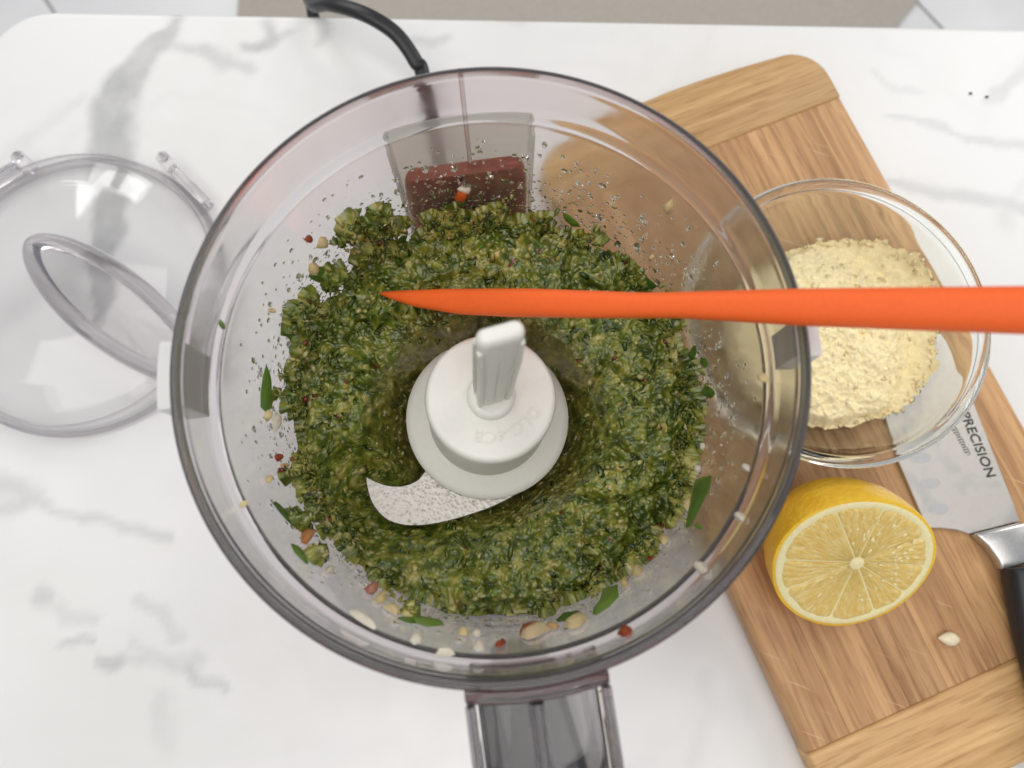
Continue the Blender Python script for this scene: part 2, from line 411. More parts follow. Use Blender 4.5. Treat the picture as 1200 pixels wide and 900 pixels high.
def countertop():
    xr, yn = .75, -.36
    a = P(100, 17.5, 0); b = P(1200, 37, 0); sl = (b.y - a.y) / (b.x - a.x)
    yf = lambda x: a.y + sl * (x - a.x)
    xl = P(-14, 60, 0).x; R = .034
    nx, ny = 420, 260
    v = np.linspace(0, 1, ny + 1); v = 1 - (1 - v) ** 1.15
    V = []
    for t in v:
        yrow = yn + t * (yf(xl) - yn)
        d = (yf(xl) - R) - yrow
        x0 = xl if d > 0 else xl + R - math.sqrt(max(0, R * R - d * d))
        xs = x0 + (xr - x0) * np.linspace(0, 1, nx + 1)
        ys = yrow + sl * (xs - xl) * t
        V.append(np.stack([xs, ys, np.zeros(nx + 1)], 1))
    V = np.concatenate(V)
    q = V.copy(); q[:, :2] += (np.stack([fbm(V * 55, 4, 3), fbm(V * 55, 4, 8)], 1) - .5) * .012
    q[:, :2] += (np.stack([fbm(V * 260, 2, 13), fbm(V * 260, 2, 18)], 1) - .5) * .0012
    inten = np.zeros(len(V))
    for pts, st, soft in VEINS:
        w = [P(x, y, 0) for x, y, _ in pts]; hw = [c * .60 / 900 for *_, c in pts]
        best = np.zeros(len(V))
        for k in range(len(w) - 1):
            d, t = seg_dist(q[:, :2], np.array(w[k][:2]), np.array(w[k + 1][:2]))
            h = hw[k] + (hw[k + 1] - hw[k]) * t
            best = np.maximum(best, 1 - sstep(h * (1 - soft), h * (1.1 + soft * 1.1), d))
        inten = np.maximum(inten, best * st)
    inten *= .72 + .6 * fbm(V * 40, 4, 21)
    # faint hairlines elsewhere on the slab
    hair = np.abs(fbm(V * 6, 5, 40) - .5); inten = np.maximum(inten, .045 * (1 - sstep(0, .03, hair))) + .10 * sstep(.52, .72, fbm(V * 9, 4, 47))
    col = np.stack([inten] * 3, 1)
    F = []
    idx = np.arange((nx + 1) * (ny + 1)).reshape(ny + 1, nx + 1)
    F = np.stack([idx[:-1, :-1], idx[:-1, 1:], idx[1:, 1:], idx[1:, :-1]], -1).reshape(-1, 4)
    loop = np.concatenate([idx[0, :-1], idx[:-1, -1], idx[-1, :0:-1], idx[:0:-1, 0]])
    L = V[loop]; nxt = np.roll(L, -1, 0); prv = np.roll(L, 1, 0); t = nxt - prv
    nrm = np.stack([t[:, 1], -t[:, 0]], 1); nrm /= np.maximum(1e-9, np.linalg.norm(nrm, axis=1))[:, None]
    rings = [loop]; VV = [V]; CC = [col]; base = len(V)
    for o_, z in ((.0012, -.0005), (.0022, -.0018), (.0026, -.004), (.0026, -.028), (.0012, -.030)):
        r = np.zeros_like(L); r[:, :2] = L[:, :2] + nrm * o_; r[:, 2] = z
        VV.append(r); CC.append(col[loop]); rings.append(base + np.arange(len(loop))); base += len(loop)
    FF = [F]
    for A, B in zip(rings[:-1], rings[1:]):
        FF.append(np.stack([A, B, np.roll(B, -1), np.roll(A, -1)], 1))
    o = npmesh('countertop', np.concatenate(VV), np.concatenate(FF), M['marble'], None, np.concatenate(CC))
    tag(o, 'white marble countertop with soft grey veins and a rounded corner', 'countertop', kind='structure')
countertop()

fl = mk('floor', [(-2.6, -1.2, -.905), (2.6, -1.2, -.905), (2.6, 2.6, -.905), (-2.6, 2.6, -.905)], [(0, 1, 2, 3)], M['grout'], smooth=False, recalc=False)
tag(fl, 'white tiled floor beyond and below the countertop', 'floor', kind='structure')
tp = prism('floor_tile', [(-.222, -.222), (.222, -.222), (.222, .222), (-.222, .222)], -.9047, -.9, M['tile'], fl, .0015, 2)
k = 0
for i in range(-3, 4):
    for j in range(0, 5):
        o = tp if k == 0 else tp.copy()
        if k: COL.objects.link(o); o.parent = fl
        ca, sa = math.cos(.62), math.sin(.62); x, y = i * .45 - .08, (j - 1) * .45 + .1
        o.location = (x * ca - y * sa, x * sa + y * ca + .3, 0); o.rotation_euler = (0, 0, .62); k += 1
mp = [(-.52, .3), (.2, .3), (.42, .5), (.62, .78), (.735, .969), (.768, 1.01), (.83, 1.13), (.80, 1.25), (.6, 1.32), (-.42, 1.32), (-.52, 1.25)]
fshade = prism('floor_shadow', mp, -.8995, -.893, M['mat'], None, .003, 2)  # sheet added in place of the counter's shadow on the floor
tag(fshade, 'taupe sheet with curved side standing in for a shadow on the white tiles', 'floor shadow')

# ------------------------------------------------------------------ food processor: base, bowl, blade
AX, AY = -.005, .0448
RIM = .206
BR = math.radians(8)                       # the machine stands turned by this much
base = empty('food_processor', (AX, AY, 0), (0, 0, BR))
tag(base, 'food processor with smoky clear bowl and dark red base, holding green pesto', 'food processor')
unrot = lambda x, y: (x * math.cos(BR) + y * math.sin(BR), -x * math.sin(BR) + y * math.cos(BR))
lathe('housing', [(0, .003), (.066, .003), (.0705, .006), (.0715, .012), (.0705, .04), (.067, .075), (.064, .088), (.061, .0935), (.058, .0945), (0, .0945)], 72, M['red'], base, closed=False)
for k in range(4):
    a = math.radians(45 + 90 * k)
    lathe('rubber_foot', [(0, 0), (.0075, 0), (.008, .001), (.008, .004), (0, .004)], 20, M['black'], base, (.052 * math.cos(a), .052 * math.sin(a), 0), closed=False)
def column():
    zs = [.004, .05, .10, .135, .146, .151, .154, .1552]
    sh = [1, 1, 1, 1, .97, .92, .83, .70]
    V, F = [], []; m = 0
    for z, s in zip(zs, sh):
        w, y0, y1 = .0208 * (1 - (1 - s) * .5), .0718, .0718 + .0064
        cyy = (y0 + y1) / 2; hy = (y1 - y0) / 2 * s
        
        sec = rbox(2 * w, 2 * hy, min(.003, hy * .8), 4); m = len(sec)
        for sx, sy in sec: V.append((sx, cyy + sy - (.004 if z < .09 else 0) * .0, z + (.0015 * (1 - (sx / .0208) ** 2) if z > .14 else 0)))
    for i in range(len(zs) - 1):
        for j in range(m): F.append((i * m + j, i * m + (j + 1) % m, (i + 1) * m + (j + 1) % m, (i + 1) * m + j))
    F.append(tuple(range(m))); F.append(tuple((len(zs) - 1) * m + j for j in range(m)))
    mk('rear_column', V, F, M['red'], base, angle=50)
column()
cpts = [(0 + AX - .02, AY + .070, .02), (AX - .024, AY + .10, .018), P(498, 100, .020), P(487, 72, .024), P(466, 42, .028), P(440, 23, .031), P(412, 11, .030), P(386, 5, .024), P(368, 6, .008),
        P(362, 12, -.02) + Vector((0, .012, 0)), P(360, 14, -.05) + Vector((0, .03, 0)) * .3]
e1 = Vector(cpts[-1]); cpts += [Vector((e1.x + .005, .325, -.25)), Vector((e1.x + .02, .34, -.55)), Vector((e1.x + .06, .42, -.87))]
pth = [Matrix.Rotation(-BR, 3, 'Z') @ (Vector(p) - Vector((AX, AY, 0))) for p in catmull(cpts, 10)]
sweep('power_cord', pth, lambda i, t: rbox(.0078, .0058, .0026, 3), M['black'], base)

OZ = .0955
WALL = [(.206, .0723), (.1900, .0716), (.1880, .0698), (.150, .0676), (.118, .0652), (.108, .0615), (.103, .055)]
def Rw(z):
    for (z1, r1), (z0, r0) in zip(WALL[:-1], WALL[1:]):
        if z >= z0: return r0 + (r1 - r0) * (z - z0) / (z1 - z0)
    return WALL[-1][1]
prof = [(0, .1005), (.050, .1005), (.0565, .1030), (.0622, .1085), (.0652, .118), (.0676, .150), (.0699, .1864), (.0702, .1880), (.0706, .1887), (.0712, .1892), (.0717, .1902), (.0722, .203), (.0725, .2052), (.0733, .2062), (.0742, .2062), (.0750, .2054), (.0751, .2040),
        (.0746, .2028), (.0743, .1915), (.0741, .1885), (.0734, .1862), (.0724, .1850), (.0700, .150), (.0677, .118), (.0650, .107), (.060, .0995), (.052, .0972), (0, .0972)]
bowl = lathe('bowl', [(r, z - OZ) for r, z in prof], 160, M['smoke'], base, closed=False, angle=28)
bowl.location = (0, 0, OZ)
# sleeve at the back that slides over the column
def sleeve():
    w, t, y1 = .0221, .0009, .0792
    yw = .0708
    poly = [(-w, yw), (-w, y1), (w, y1), (w, yw), (w - t, yw), (w - t, y1 - t), (-w + t, y1 - t), (-w + t, yw)]
    prism('rear_sleeve', poly, .104 - OZ, .1772 - OZ, M['sleeve'], bowl, .0002, 1)
sleeve()
prism('guide_rod', [(x + .0022, y + .0757) for x, y in circ(.0007, 10)], .108 - OZ, .2035 - OZ, M['smoke'], bowl)
# locking tabs under the rim
def tab(px, y0, y1, out, z0, z1):
    a0 = P(px, y0, .19); a1 = P(px, y1, .19)
    t0 = math.atan2(a0.y - AY, a0.x - AX); t1 = math.atan2(a1.y - AY, a1.x - AX)
    if t0 < 0: t0 += 2 * math.pi
    if t1 < 0: t1 += 2 * math.pi
    if abs(t1 - t0) > math.pi:
        t0 = t0 - 2 * math.pi if t0 > math.pi else t0; t1 = t1 - 2 * math.pi if t1 > math.pi else t1
    t0 -= BR; t1 -= BR
    n = 8; ts = [t0 + (t1 - t0) * i / n for i in range(n + 1)]
    poly = [(.0748 * math.cos(t), .0748 * math.sin(t)) for t in ts] + [(out * math.cos(t), out * math.sin(t)) for t in reversed(ts)]
    prism('locking_tab', poly, z0 - OZ, z1 - OZ, M['frost'], bowl, .0006, 2)
tab(190, 412, 494, .0800, .186, .2015)
tab(955, 384, 430, .0795, .186, .2015)
# handle: top plate under the rim, two side webs, middle rib and the grip
def handle():
    xc = 0.0
    w = .0162
    arc = [(xc + w * (2 * i / 8 - 1)) for i in range(9)]
    yo = lambda x: -math.sqrt(.0757 ** 2 - x * x)
    pl = [(x, yo(x)) for x in arc] + [(x, yo(x) - .0032) for x in reversed(arc)]
    h = prism('handle', pl, .1720 - OZ, .2005 - OZ, M['hsmoke'], bowl, .0006, 2)
    def path(y0, bot): return [(0, y0, .196), (0, -.1, .1955), (0, -.108, .192), (0, -.113, .184), (0, -.1145, .17), (0, -.1135, .14), (0, -.110, .115), (0, -.104, .104)]
    for dx, t, dep in ((-.0152, .0018, .014), (.0152, .0018, .014), (-.0005, .0030, .012)):
        x = xc + dx
        y0 = yo(x) - .0034
        cp = catmull([(x, y, z - OZ) for _, y, z in path(y0, 0)], 6)
        sweep('handle_web', cp, lambda i, s, t=t, dep=dep: rbox(t, dep * (1 - .25 * s), t * .3, 2), M['hsmoke'], bowl, up=Vector((0, 0, 1)) if False else Vector((0, .6, .8)))
    # curved back wall of the grip
    cp = catmull([(xc, y + .006 if y > -.112 else y + .005, z - .0065 - OZ) for _, y, z in path(yo(xc) - .0095, 0)], 6)
    sweep('grip_wall', cp, lambda i, s: rbox(.0282, .0022, .0008, 2), M['hsmoke'], bowl, up=Vector((0, .6, .8)))
handle()
def grip_block():
    lo = [(-.0138, -.0792), (.0058, -.0796), (.0100, -.1085), (-.0138, -.1085)]
    prism('grip_core', lo, .108 - OZ, .1840 - OZ, M['grip'], bowl, .002, 3)
grip_block()

def wall_hit(x, y, lift=0.0):
    """first point where a photo sight line meets the inside wall of the bowl below its collar"""
    d = ray(x, y); lo = None; p = None
    s = .12
    while s < .45:
        p = CAM + d * s
        r = math.hypot(p.x - AX, p.y - AY)
        if p.z < .2055 and (r > Rw(p.z) - lift):
            break
        if p.z < .104: break
        s += .0004
    return p
def inward(p):
    v = Vector((AX - p.x, AY - p.y, 0)).normalized(); return (v + Vector((0, 0, .07))).normalized()

# blade unit
blade = empty('chopping_blade', (-.0090, AY - .0008, .1065), (0, math.radians(3.2), 0))
tag(blade, 'white hub with upright finger grip and curved steel blade set in the pesto', 'blade')
lathe('flange', [(0, .0095), (.0268, .0095), (.0279, .0100), (.0281, .0108), (.0276, .0114), (.0262, .0118), (.0204, .0124), (0, .0124)], 96, M['white'], blade, closed=False, angle=50)
lathe('hub', [(.0202, .0115), (.0202, .0155), (.01985, .0165), (.01985, .0455), (.0195, .0468), (.0190, .0475), (.0182, .0479), (0, .0481)], 96, M['white'], blade, closed=False, angle=50)
def grip():
    g = empty('grip', (0, 0, 0)); bpy.data.objects.remove(g)
    lathe('grip_collar', [(.0072, .0478), (.0072, .0502), (.0068, .0512), (.0058, .0518), (0, .052)], 40, M['white'], blade, closed=False, angle=50)
    rot = math.radians(17)
    zs = [.0505, .056, .075, .095, .108, .1145, .117, .1182, .1188]
    ww = [.0092, .0086, .0088, .0096, .0104, .0108, .0106, .0098, .0082]
    tt = [.0062, .0054, .0048, .0044, .0042, .0046, .0044, .0036, .0022]
    V, F = [], []; m = 0
    for z, w, t in zip(zs, ww, tt):
        sec = rbox(w, t, t * .47, 5); m = len(sec)
        for a, b in sec: V.append((a * math.cos(rot) - b * math.sin(rot), a * math.sin(rot) + b * math.cos(rot), z))
    n = len(zs)
    for i in range(n - 1):
        for j in range(m): F.append((i * m + j, i * m + (j + 1) % m, (i + 1) * m + (j + 1) % m, (i + 1) * m + j))
    F.append(tuple(range(m))); F.append(tuple((n - 1) * m + j for j in range(m)))
    st = mk('finger_grip', V, F, M['white'], blade, angle=60)
    # raised edges and middle rib on the two faces
    for sgn in (-1, 1):
        for off, wd in ((-.0041, .0014), (.0002, .0009), (.0041, .0014)):
            V, F = [], []
            for k, z in enumerate((.052, .06, .08, .1, .1115)):
                o_ = off * (1 + .18 * k / 4); y = sgn * ((.0058, .0052, .0047, .0043, .0041)[k] / 2 + .0004)
                e_ = -.0009 if k in (0, 4) else 0
                for dx, dy in ((-wd / 2, -.0007 + e_), (wd / 2, -.0007 + e_), (wd / 2 * .7, .0005 + e_), (-wd / 2 * .7, .0005 + e_)):
                    a, b = o_ + dx, y + sgn * dy
                    V.append((a * math.cos(rot) - b * math.sin(rot), a * math.sin(rot) + b * math.cos(rot), z))
            for i in range(4):
                for j in range(4): F.append((i * 4 + j, i * 4 + (j + 1) % 4, i * 4 + 4 + (j + 1) % 4, i * 4 + 4 + j))
            F.append((0, 1, 2, 3)); F.append((16, 17, 18, 19))
            mk('grip_rib', V, F, M['white'], st, angle=60)
grip()
def text_mesh(name, body, size, extrude, mat, parent, loc_, rotz, shear=0, bend=None, spacing=1.0, offset=0.0):
    c = bpy.data.curves.new(name, 'FONT'); c.body = body; c.size = size; c.extrude = extrude; c.align_x = 'CENTER'; c.align_y = 'CENTER'
    c.shear = shear; c.space_character = spacing; c.offset = offset
    o = bpy.data.objects.new(name, c); COL.objects.link(o)
    dg = bpy.context.evaluated_depsgraph_get(); dg.update()
    me = bpy.data.meshes.new_from_object(o.evaluated_get(dg)); bpy.data.objects.remove(o)
    if bend:
        for v in me.vertices:
            a = v.co.x / bend; r = bend + v.co.y
            v.co.x = r * math.sin(a); v.co.y = r * math.cos(a) - bend
    t = link(name, me, mat, parent); t.location = loc_; t.rotation_euler = (0, 0, rotz)
    return t
text_mesh('raised_lettering', 'DLC-4CB', .0050, .00040, M['white'], blade, (.0056, -.0105, .0481), math.radians(204), bend=.016, spacing=1.1)

# steel blades
def steel_blade():
    m, nt, b = new_mat('oily_steel')
    v = coords(nt); vo = N(nt, 'ShaderNodeTexVoronoi', Scale=900); nt.links.new(v, vo.inputs['Vector'])
    n = noise(nt, v, 500, 5, .65); n3 = noise(nt, v, 90, 3)
    big = N(nt, 'ShaderNodeTexVoronoi', Scale=420); nt.links.new(v, big.inputs['Vector'])
    r = ramp(nt, vo.outputs['Distance'], [(.10, (.20, .18, .15)), (.22, (.37, .35, .32)), (1, (.43, .41, .375))])
    r2 = ramp(nt, big.outputs['Distance'], [(.2, (.5, .48, .36)), (.42, (1, 1, 1))])
    mask = ramp(nt, n3.outputs['Fac'], [(.48, (0, 0, 0)), (.56, (1, 1, 1))])
    mx = N(nt, 'ShaderNodeMix', _data_type='RGBA', _blend_type='MULTIPLY')
    nt.links.new(mask.outputs[0], mx.inputs['Factor']); nt.links.new(r.outputs[0], mx.inputs['A']); nt.links.new(r2.outputs[0], mx.inputs['B'])
    nt.links.new(mx.outputs['Result'], b.inputs['Base Color'])
    b.inputs['Metallic'].default_value = .85; b.inputs['Roughness'].default_value = .36
    bump(nt, b, vo.outputs['Distance'], .25, .0005)
    return m
M['oily'] = steel_blade()
inv = Matrix.LocRotScale(blade.location, blade.rotation_euler, None).inverted()
out = catmull([(430, 559, 0), (431, 570, 0), (437, 590, 0), (452, 608, 0), (475, 616, 0), (505, 615, 0), (540, 607, 0), (580, 593, 0), (614, 575, 0)], 4)
inn = catmull([(600, 545, 0), (560, 520, 0), (515, 530, 0), (498, 553, 0), (488, 564, 0), (470, 570, 0), (450, 568, 0), (430, 559, 0)], 4)[:-1]
poly = [(inv @ P(p.x, p.y, .1145)) for p in out + inn]
pb = prism('steel_blade', [(p.x, p.y) for p in poly], .0078, .0090, M['oily'], blade, .0003, 1)
o = pb.copy(); COL.objects.link(o); o.parent = blade; o.rotation_euler = (0, 0, math.pi); o.location = (0, 0, -.0055)

# ------------------------------------------------------------------ pesto
BLX = np.array([((p := P(a, b, .1145)).x - AX, p.y - AY) for a, b in ((436, 567), (445, 585), (462, 595), (480, 600), (500, 600), (525, 590), (555, 585), (585, 575), (480, 580), (505, 575))])
def pesto_height(x, y):
    """x,y relative to bowl axis -> top height (world z)"""
    r = np.hypot(x, y); th = np.arctan2(y, x)
    hx, hy = x + .0040, y
    rh = np.hypot(hx, hy) + .009 * sstep(-.005, .02, hy)
    rise = sstep(.027, .048, rh + .004 * (fbm(np.stack([np.cos(th) * 2, np.sin(th) * 2, r * 0], 1), 3, 5) - .5) * 2)
    z = .1035 + .0345 * rise
    z = z + .0030 * np.cos(th - math.radians(165)) * sstep(.03, .06, r)
    z = z - .006 * sstep(.052, .0655, r) * (.5 + fbm(np.stack([np.cos(th) * 3, np.sin(th) * 3, r * 0], 1), 2, 15))
    dist = np.min(np.hypot(x[:, None] - BLX[None, :, 0], y[:, None] - BLX[None, :, 1]), axis=1)
    z = np.minimum(z, .1105 + .022 * sstep(.003, .022, dist))
    tp_ = P(452, 346, .143); z = z + .0065 * np.exp(-((x - tp_.x + AX) ** 2 + (y - tp_.y + AY) ** 2) / .0075 ** 2)
    q = np.stack([x, y, x * 0], 1)
    z = z + (.0095 * (fbm(q * 95, 4, 31) - .5) - .0030 * np.exp(-((fbm(q * 55 + 9, 3, 37) - .5) / .035) ** 2)) * sstep(.02, .04, rh)
    return z
PAL = np.array([.98, 1.0, .9]) * np.array([(.065, .088, .009), (.105, .135, .013), (.165, .190, .020), (.235, .245, .032), (.33, .315, .055), (.44, .39, .10), (.58, .50, .20)])
pesto = empty('pesto', (AX, AY, .104))
tag(pesto, 'chunky green herb and nut pesto inside the clear processor bowl', 'pesto')
def paste(q, tone):
    """colour and fine relief of the paste at points q: oily base, dark leaf flecks, pale nut grains"""
    w3 = np.stack([fbm(q * 160, 3, 71), fbm(q * 160, 3, 72), fbm(q * 160, 3, 73)], 1) - .5
    qa = q * 1.22 + w3 * .006
    a = np.clip(.38 + 2.0 * (fbm(q * 300, 4, 61) - .5) + tone, 0, .999) * (len(PAL) - 1)
    i = np.floor(a).astype(int); f = (a - i)[:, None]; c = PAL[i] * (1 - f) + PAL[np.minimum(i + 1, len(PAL) - 1)] * f
    h = (fbm(qa * 250, 3, 66) - .5) * .0042
    for sc, sd, th in (((170, 560, 300), 81, .70), ((560, 170, 300), 85, .72), ((300, 330, 300), 89, .80)):
        d, wid = worley(qa * np.array(sc), sd)
        m = sstep(th, th + .02, wid) * (1 - sstep(.22, .66, d)); col = LEAFC[(wid * 997).astype(int) % len(LEAFC)]
        c = c * (1 - .66 * m[:, None]) + col * .66 * m[:, None]; h = h + .00012 * m
    for sc, sd, th, amp in ((430, 101, .70, .0008), (680, 105, .72, .0005)):
        d, wid = worley(q * sc + w3 * 1.2, sd)
        m = sstep(th, th + .02, wid) * (1 - sstep(.12, .56, d)); col = GRAINC[(wid * 991).astype(int) % len(GRAINC)]
        c = c * (1 - .8 * m[:, None]) + col * .8 * m[:, None]; h = h + amp * m
    d, wid = worley(q * 520, 121); m = (sstep(.985, .987, wid) * (1 - sstep(.3, .5, d)))[:, None]
    return c * (1 - m) + m * np.array([.20, .025, .016]), h
LEAFC = np.array([(.036, .080, .010), (.060, .125, .013), (.095, .175, .020), (.045, .090, .010), (.16, .25, .04)])
GRAINC = np.array([(.38, .39, .09), (.47, .44, .14), (.30, .33, .065), (.60, .54, .24), (.42, .37, .10)])
def pesto_mass():
    nt_, nr = 1500, 200
    th = np.linspace(0, 2 * math.pi, nt_, endpoint=False)
    Rg = .010 + (.0668 - .010) * np.linspace(0, 1, nr)[None, :] + 0 * th[:, None]
    X = (Rg * np.cos(th)[:, None]).ravel(); Y = (Rg * np.sin(th)[:, None]).ravel()
    Z = pesto_height(X, Y)
    wr = np.array([Rw(z) for z in Z]); r = np.hypot(X, Y)
    k = np.minimum(1, (wr - .0004) / np.maximum(r, 1e-6)); X *= k; Y *= k
    q = np.stack([X, Y, Z], 1)
    ins = sstep(.0, .003, wr - np.hypot(X, Y)); rh = np.hypot(X + .004, Y)
    c, h = paste(q, .02 + .10 * sstep(.058, .066, np.hypot(X, Y)) + .22 * (fbm(q * 45, 3, 99) - .5) * 2)
    Z = Z + h * (.3 + .7 * ins)
    brown = (1 - sstep(.028, .043, rh))[:, None] * .6
    c = c * (1 - brown) + brown * np.array([.155, .115, .035])
    idx = np.arange(nt_ * nr).reshape(nt_, nr); nx_ = np.roll(idx, -1, 0)
    F = np.stack([idx[:, :-1], idx[:, 1:], nx_[:, 1:], nx_[:, :-1]], -1).reshape(-1, 4)
    V = np.stack([X, Y, Z - .104], 1)
    npmesh('pesto_mass', V, F, M['pesto'], pesto, c)
    return V, c
PV, PC = pesto_mass()

# smears clinging to the wall: thickness over (angle, height)
SPLAT = [(410, 264, 17), (438, 254, 15), (462, 262, 12), (425, 292, 17), (452, 292, 12), (388, 322, 15), (358, 348, 12), (342, 372, 15), (347, 402, 13), (338, 432, 8), (332, 470, 7), (815, 432, 7), (812, 515, 9), (803, 585, 11), (790, 612, 9), (346, 612, 11), (366, 655, 9), (330, 560, 8), (480, 722, 9), (640, 722, 8), (745, 665, 8), (700, 300, 10), (745, 325, 10), (560, 285, 12), (610, 285, 10), (520, 270, 9)]
def smear():
    nt_, nz = 1150, 120
    th = np.linspace(0, 2 * math.pi, nt_, endpoint=False); zz = np.linspace(.126, .176, nz)
    TH, ZZ = np.meshgrid(th, zz, indexing='ij')
    d = np.degrees(TH.ravel()); z = ZZ.ravel()
    def bumpf(c, w): return np.exp(-(((d - c + 180) % 360 - 180) / w) ** 2)
    top = .1335 + .008 * bumpf(112, 12) + .006 * bumpf(136, 11) + .004 * bumpf(157, 10) + .004 * bumpf(178, 11) + .006 * bumpf(215, 26) + .005 * bumpf(70, 24) + .006 * bumpf(-15, 30) + .003 * bumpf(90, 10) + .004 * bumpf(-60, 30)
    rw = np.array([Rw(v) for v in zz])[None, :].repeat(nt_, 0).ravel()
    q = np.stack([rw * np.cos(TH.ravel()), rw * np.sin(TH.ravel()), z], 1)
    m = (top - z) / .010 + 4.0 * (fbm(q * 105, 4, 131) - .5) + 1.6 * (fbm(q * 420, 3, 135) - .5) - .1
    for bx, by, br in SPLAT:
        hp_ = wall_hit(bx, by); w_ = math.atan2(hp_.y - AY, hp_.x - AX); rad = br / 3600
        dist = np.hypot(((TH.ravel() - w_ + math.pi) % (2 * math.pi) - math.pi) * rw, (z - hp_.z) * .8)
        m = np.maximum(m, (1.25 - dist / rad) * 1.3 + 2.2 * (fbm(q * 240, 3, 151) - .5))
    dd, wid = worley(q * 640, 80)
    c, hh = paste(q, .14)
    t = np.where(m > 0, .0004 + .0042 * np.clip(m, 0, 1.0) ** .6 * (.45 + .8 * fbm(q * 330, 4, 140)) + hh * .7, -.001)
    r = rw - .0002 - np.maximum(t, 0)
    V = np.stack([r * np.cos(TH.ravel()), r * np.sin(TH.ravel()), z - .104], 1)
    ok = (m > 0).reshape(nt_, nz)
    idx = np.arange(nt_ * nz).reshape(nt_, nz); nx_ = np.roll(idx, -1, 0); okn = np.roll(ok, -1, 0)
    keep = (ok[:, :-1] | ok[:, 1:] | okn[:, :-1] | okn[:, 1:]).ravel()
    F = np.stack([idx[:, :-1], nx_[:, :-1], nx_[:, 1:], idx[:, 1:]], -1).reshape(-1, 4)[keep]
    u = np.unique(F); mp_ = np.full(nt_ * nz, -1); mp_[u] = np.arange(len(u)); F = mp_[F]
    c = c[u]
    npmesh('wall_smear', V[u], F, M['pesto'], pesto, c)
    return V[u], m[u]
SV, SM = smear()

# shreds of leaf and grains of nut lying in the surface
def bits(name, centres, normals, kinds, parent, mat, palette, smin, smax, flat, seed=1, wild=.55):
    g = np.random.default_rng(seed); n = len(centres)
    nrm = normals + g.normal(0, wild, (n, 3)); nrm /= np.linalg.norm(nrm, axis=1)[:, None]
    t = np.cross(nrm, g.normal(0, 1, (n, 3))); t /= np.linalg.norm(t, axis=1)[:, None]; b = np.cross(nrm, t)
    L = g.uniform(smin, smax, n); asp = g.uniform(*flat[0], n); thk = g.uniform(*flat[1], n)
    # lens shape: 6 rim points + top and bottom
    ang = np.linspace(0, 2 * math.pi, 6, endpoint=False)
    V = np.zeros((n, 8, 3)); jit = g.uniform(.7, 1.25, (n, 6)); curl = g.normal(0, .25, n)
    for k in range(6):
        a = np.cos(ang[k]) * jit[:, k]; c = np.sin(ang[k]) * jit[:, k]
        V[:, k] = centres + t * (L * a)[:, None] + b * (L * asp * c)[:, None] + nrm * (L * curl * (a * a - .4))[:, None]
    V[:, 6] = centres + nrm * (L * thk)[:, None]; V[:, 7] = centres - nrm * (L * thk)[:, None]
    tri = np.array([(k, (k + 1) % 6, 6) for k in range(6)] + [((k + 1) % 6, k, 7) for k in range(6)])
    F = (tri[None] + (np.arange(n) * 8)[:, None, None]).reshape(-1, 3)
    col = palette[kinds] * g.uniform(.75, 1.25, (n, 1)); C = np.repeat(col, 8, 0)
    return npmesh(name, V.reshape(-1, 3), F, mat, parent, C)
g = np.random.default_rng(5)
rr = np.hypot(PV[:, 0], PV[:, 1])
pick = g.choice(len(PV), 900, p=(rr * (rr > .022)) / (rr * (rr > .022)).sum())
cen = PV[pick]; nor = np.tile(np.array([0, 0, 1.0]), (len(pick), 1)); nor[:, :2] -= PV[pick][:, :2] * 4
pal = 1.0 * np.array([(.048, .078, .009), (.085, .130, .013), (.150, .190, .022), (.255, .255, .044), (.37, .34, .085), (.50, .44, .17), (.19, .028, .018)])
kin = g.choice(7, len(pick), p=[.26, .30, .22, .08, .08, .05, .01])
shred = kin <= 2
ch = bits('herb_shreds', cen[shred] + np.array([0, 0, .0002]), nor[shred], kin[shred], pesto, M['pesto'], pal, .0010, .0030, ((.16, .42), (.05, .12)), 2)
ch['kind'] = 'stuff'
ch = bits('nut_grains', cen[~shred], nor[~shred], kin[~shred], pesto, M['pesto'], pal, .0008, .0020, ((.5, .9), (.25, .45)), 3)
ch['kind'] = 'stuff'
sel = g.choice(np.where(SM > .1)[0], 2600)
nn = np.stack([-SV[sel, 0], -SV[sel, 1], SV[sel, 0] * 0], 1); nn /= np.linalg.norm(nn, axis=1)[:, None]
kin = g.choice(7, 2600, p=[.2, .26, .22, .12, .11, .07, .02])
g2 = np.random.default_rng(77); n2 = 900
ta = np.radians(np.where(g2.uniform(size=n2) < .6, g2.normal(100, 38, n2), g2.uniform(0, 360, n2))); tz = .134 + .034 * g2.beta(1, 3.2, n2)
tr = np.array([Rw(v) for v in tz]) - .0002; tc = np.stack([tr * np.cos(ta), tr * np.sin(ta), tz - .104], 1)
tn = np.stack([-np.cos(ta), -np.sin(ta), ta * 0], 1)
fl_ = bits('wall_flecks', tc, tn, g2.choice(6, n2, p=[.2, .25, .2, .12, .13, .1]), pesto, M['pesto'], pal, .0002, .0009, ((.3, .9), (.15, .4)), 8, .15); fl_['kind'] = 'stuff'
ch = bits('smear_shreds', SV[sel] + nn * .0002, nn, kin, pesto, M['pesto'], pal, .0006, .0021, ((.25, .8), (.1, .35)), 4)
ch['kind'] = 'stuff'

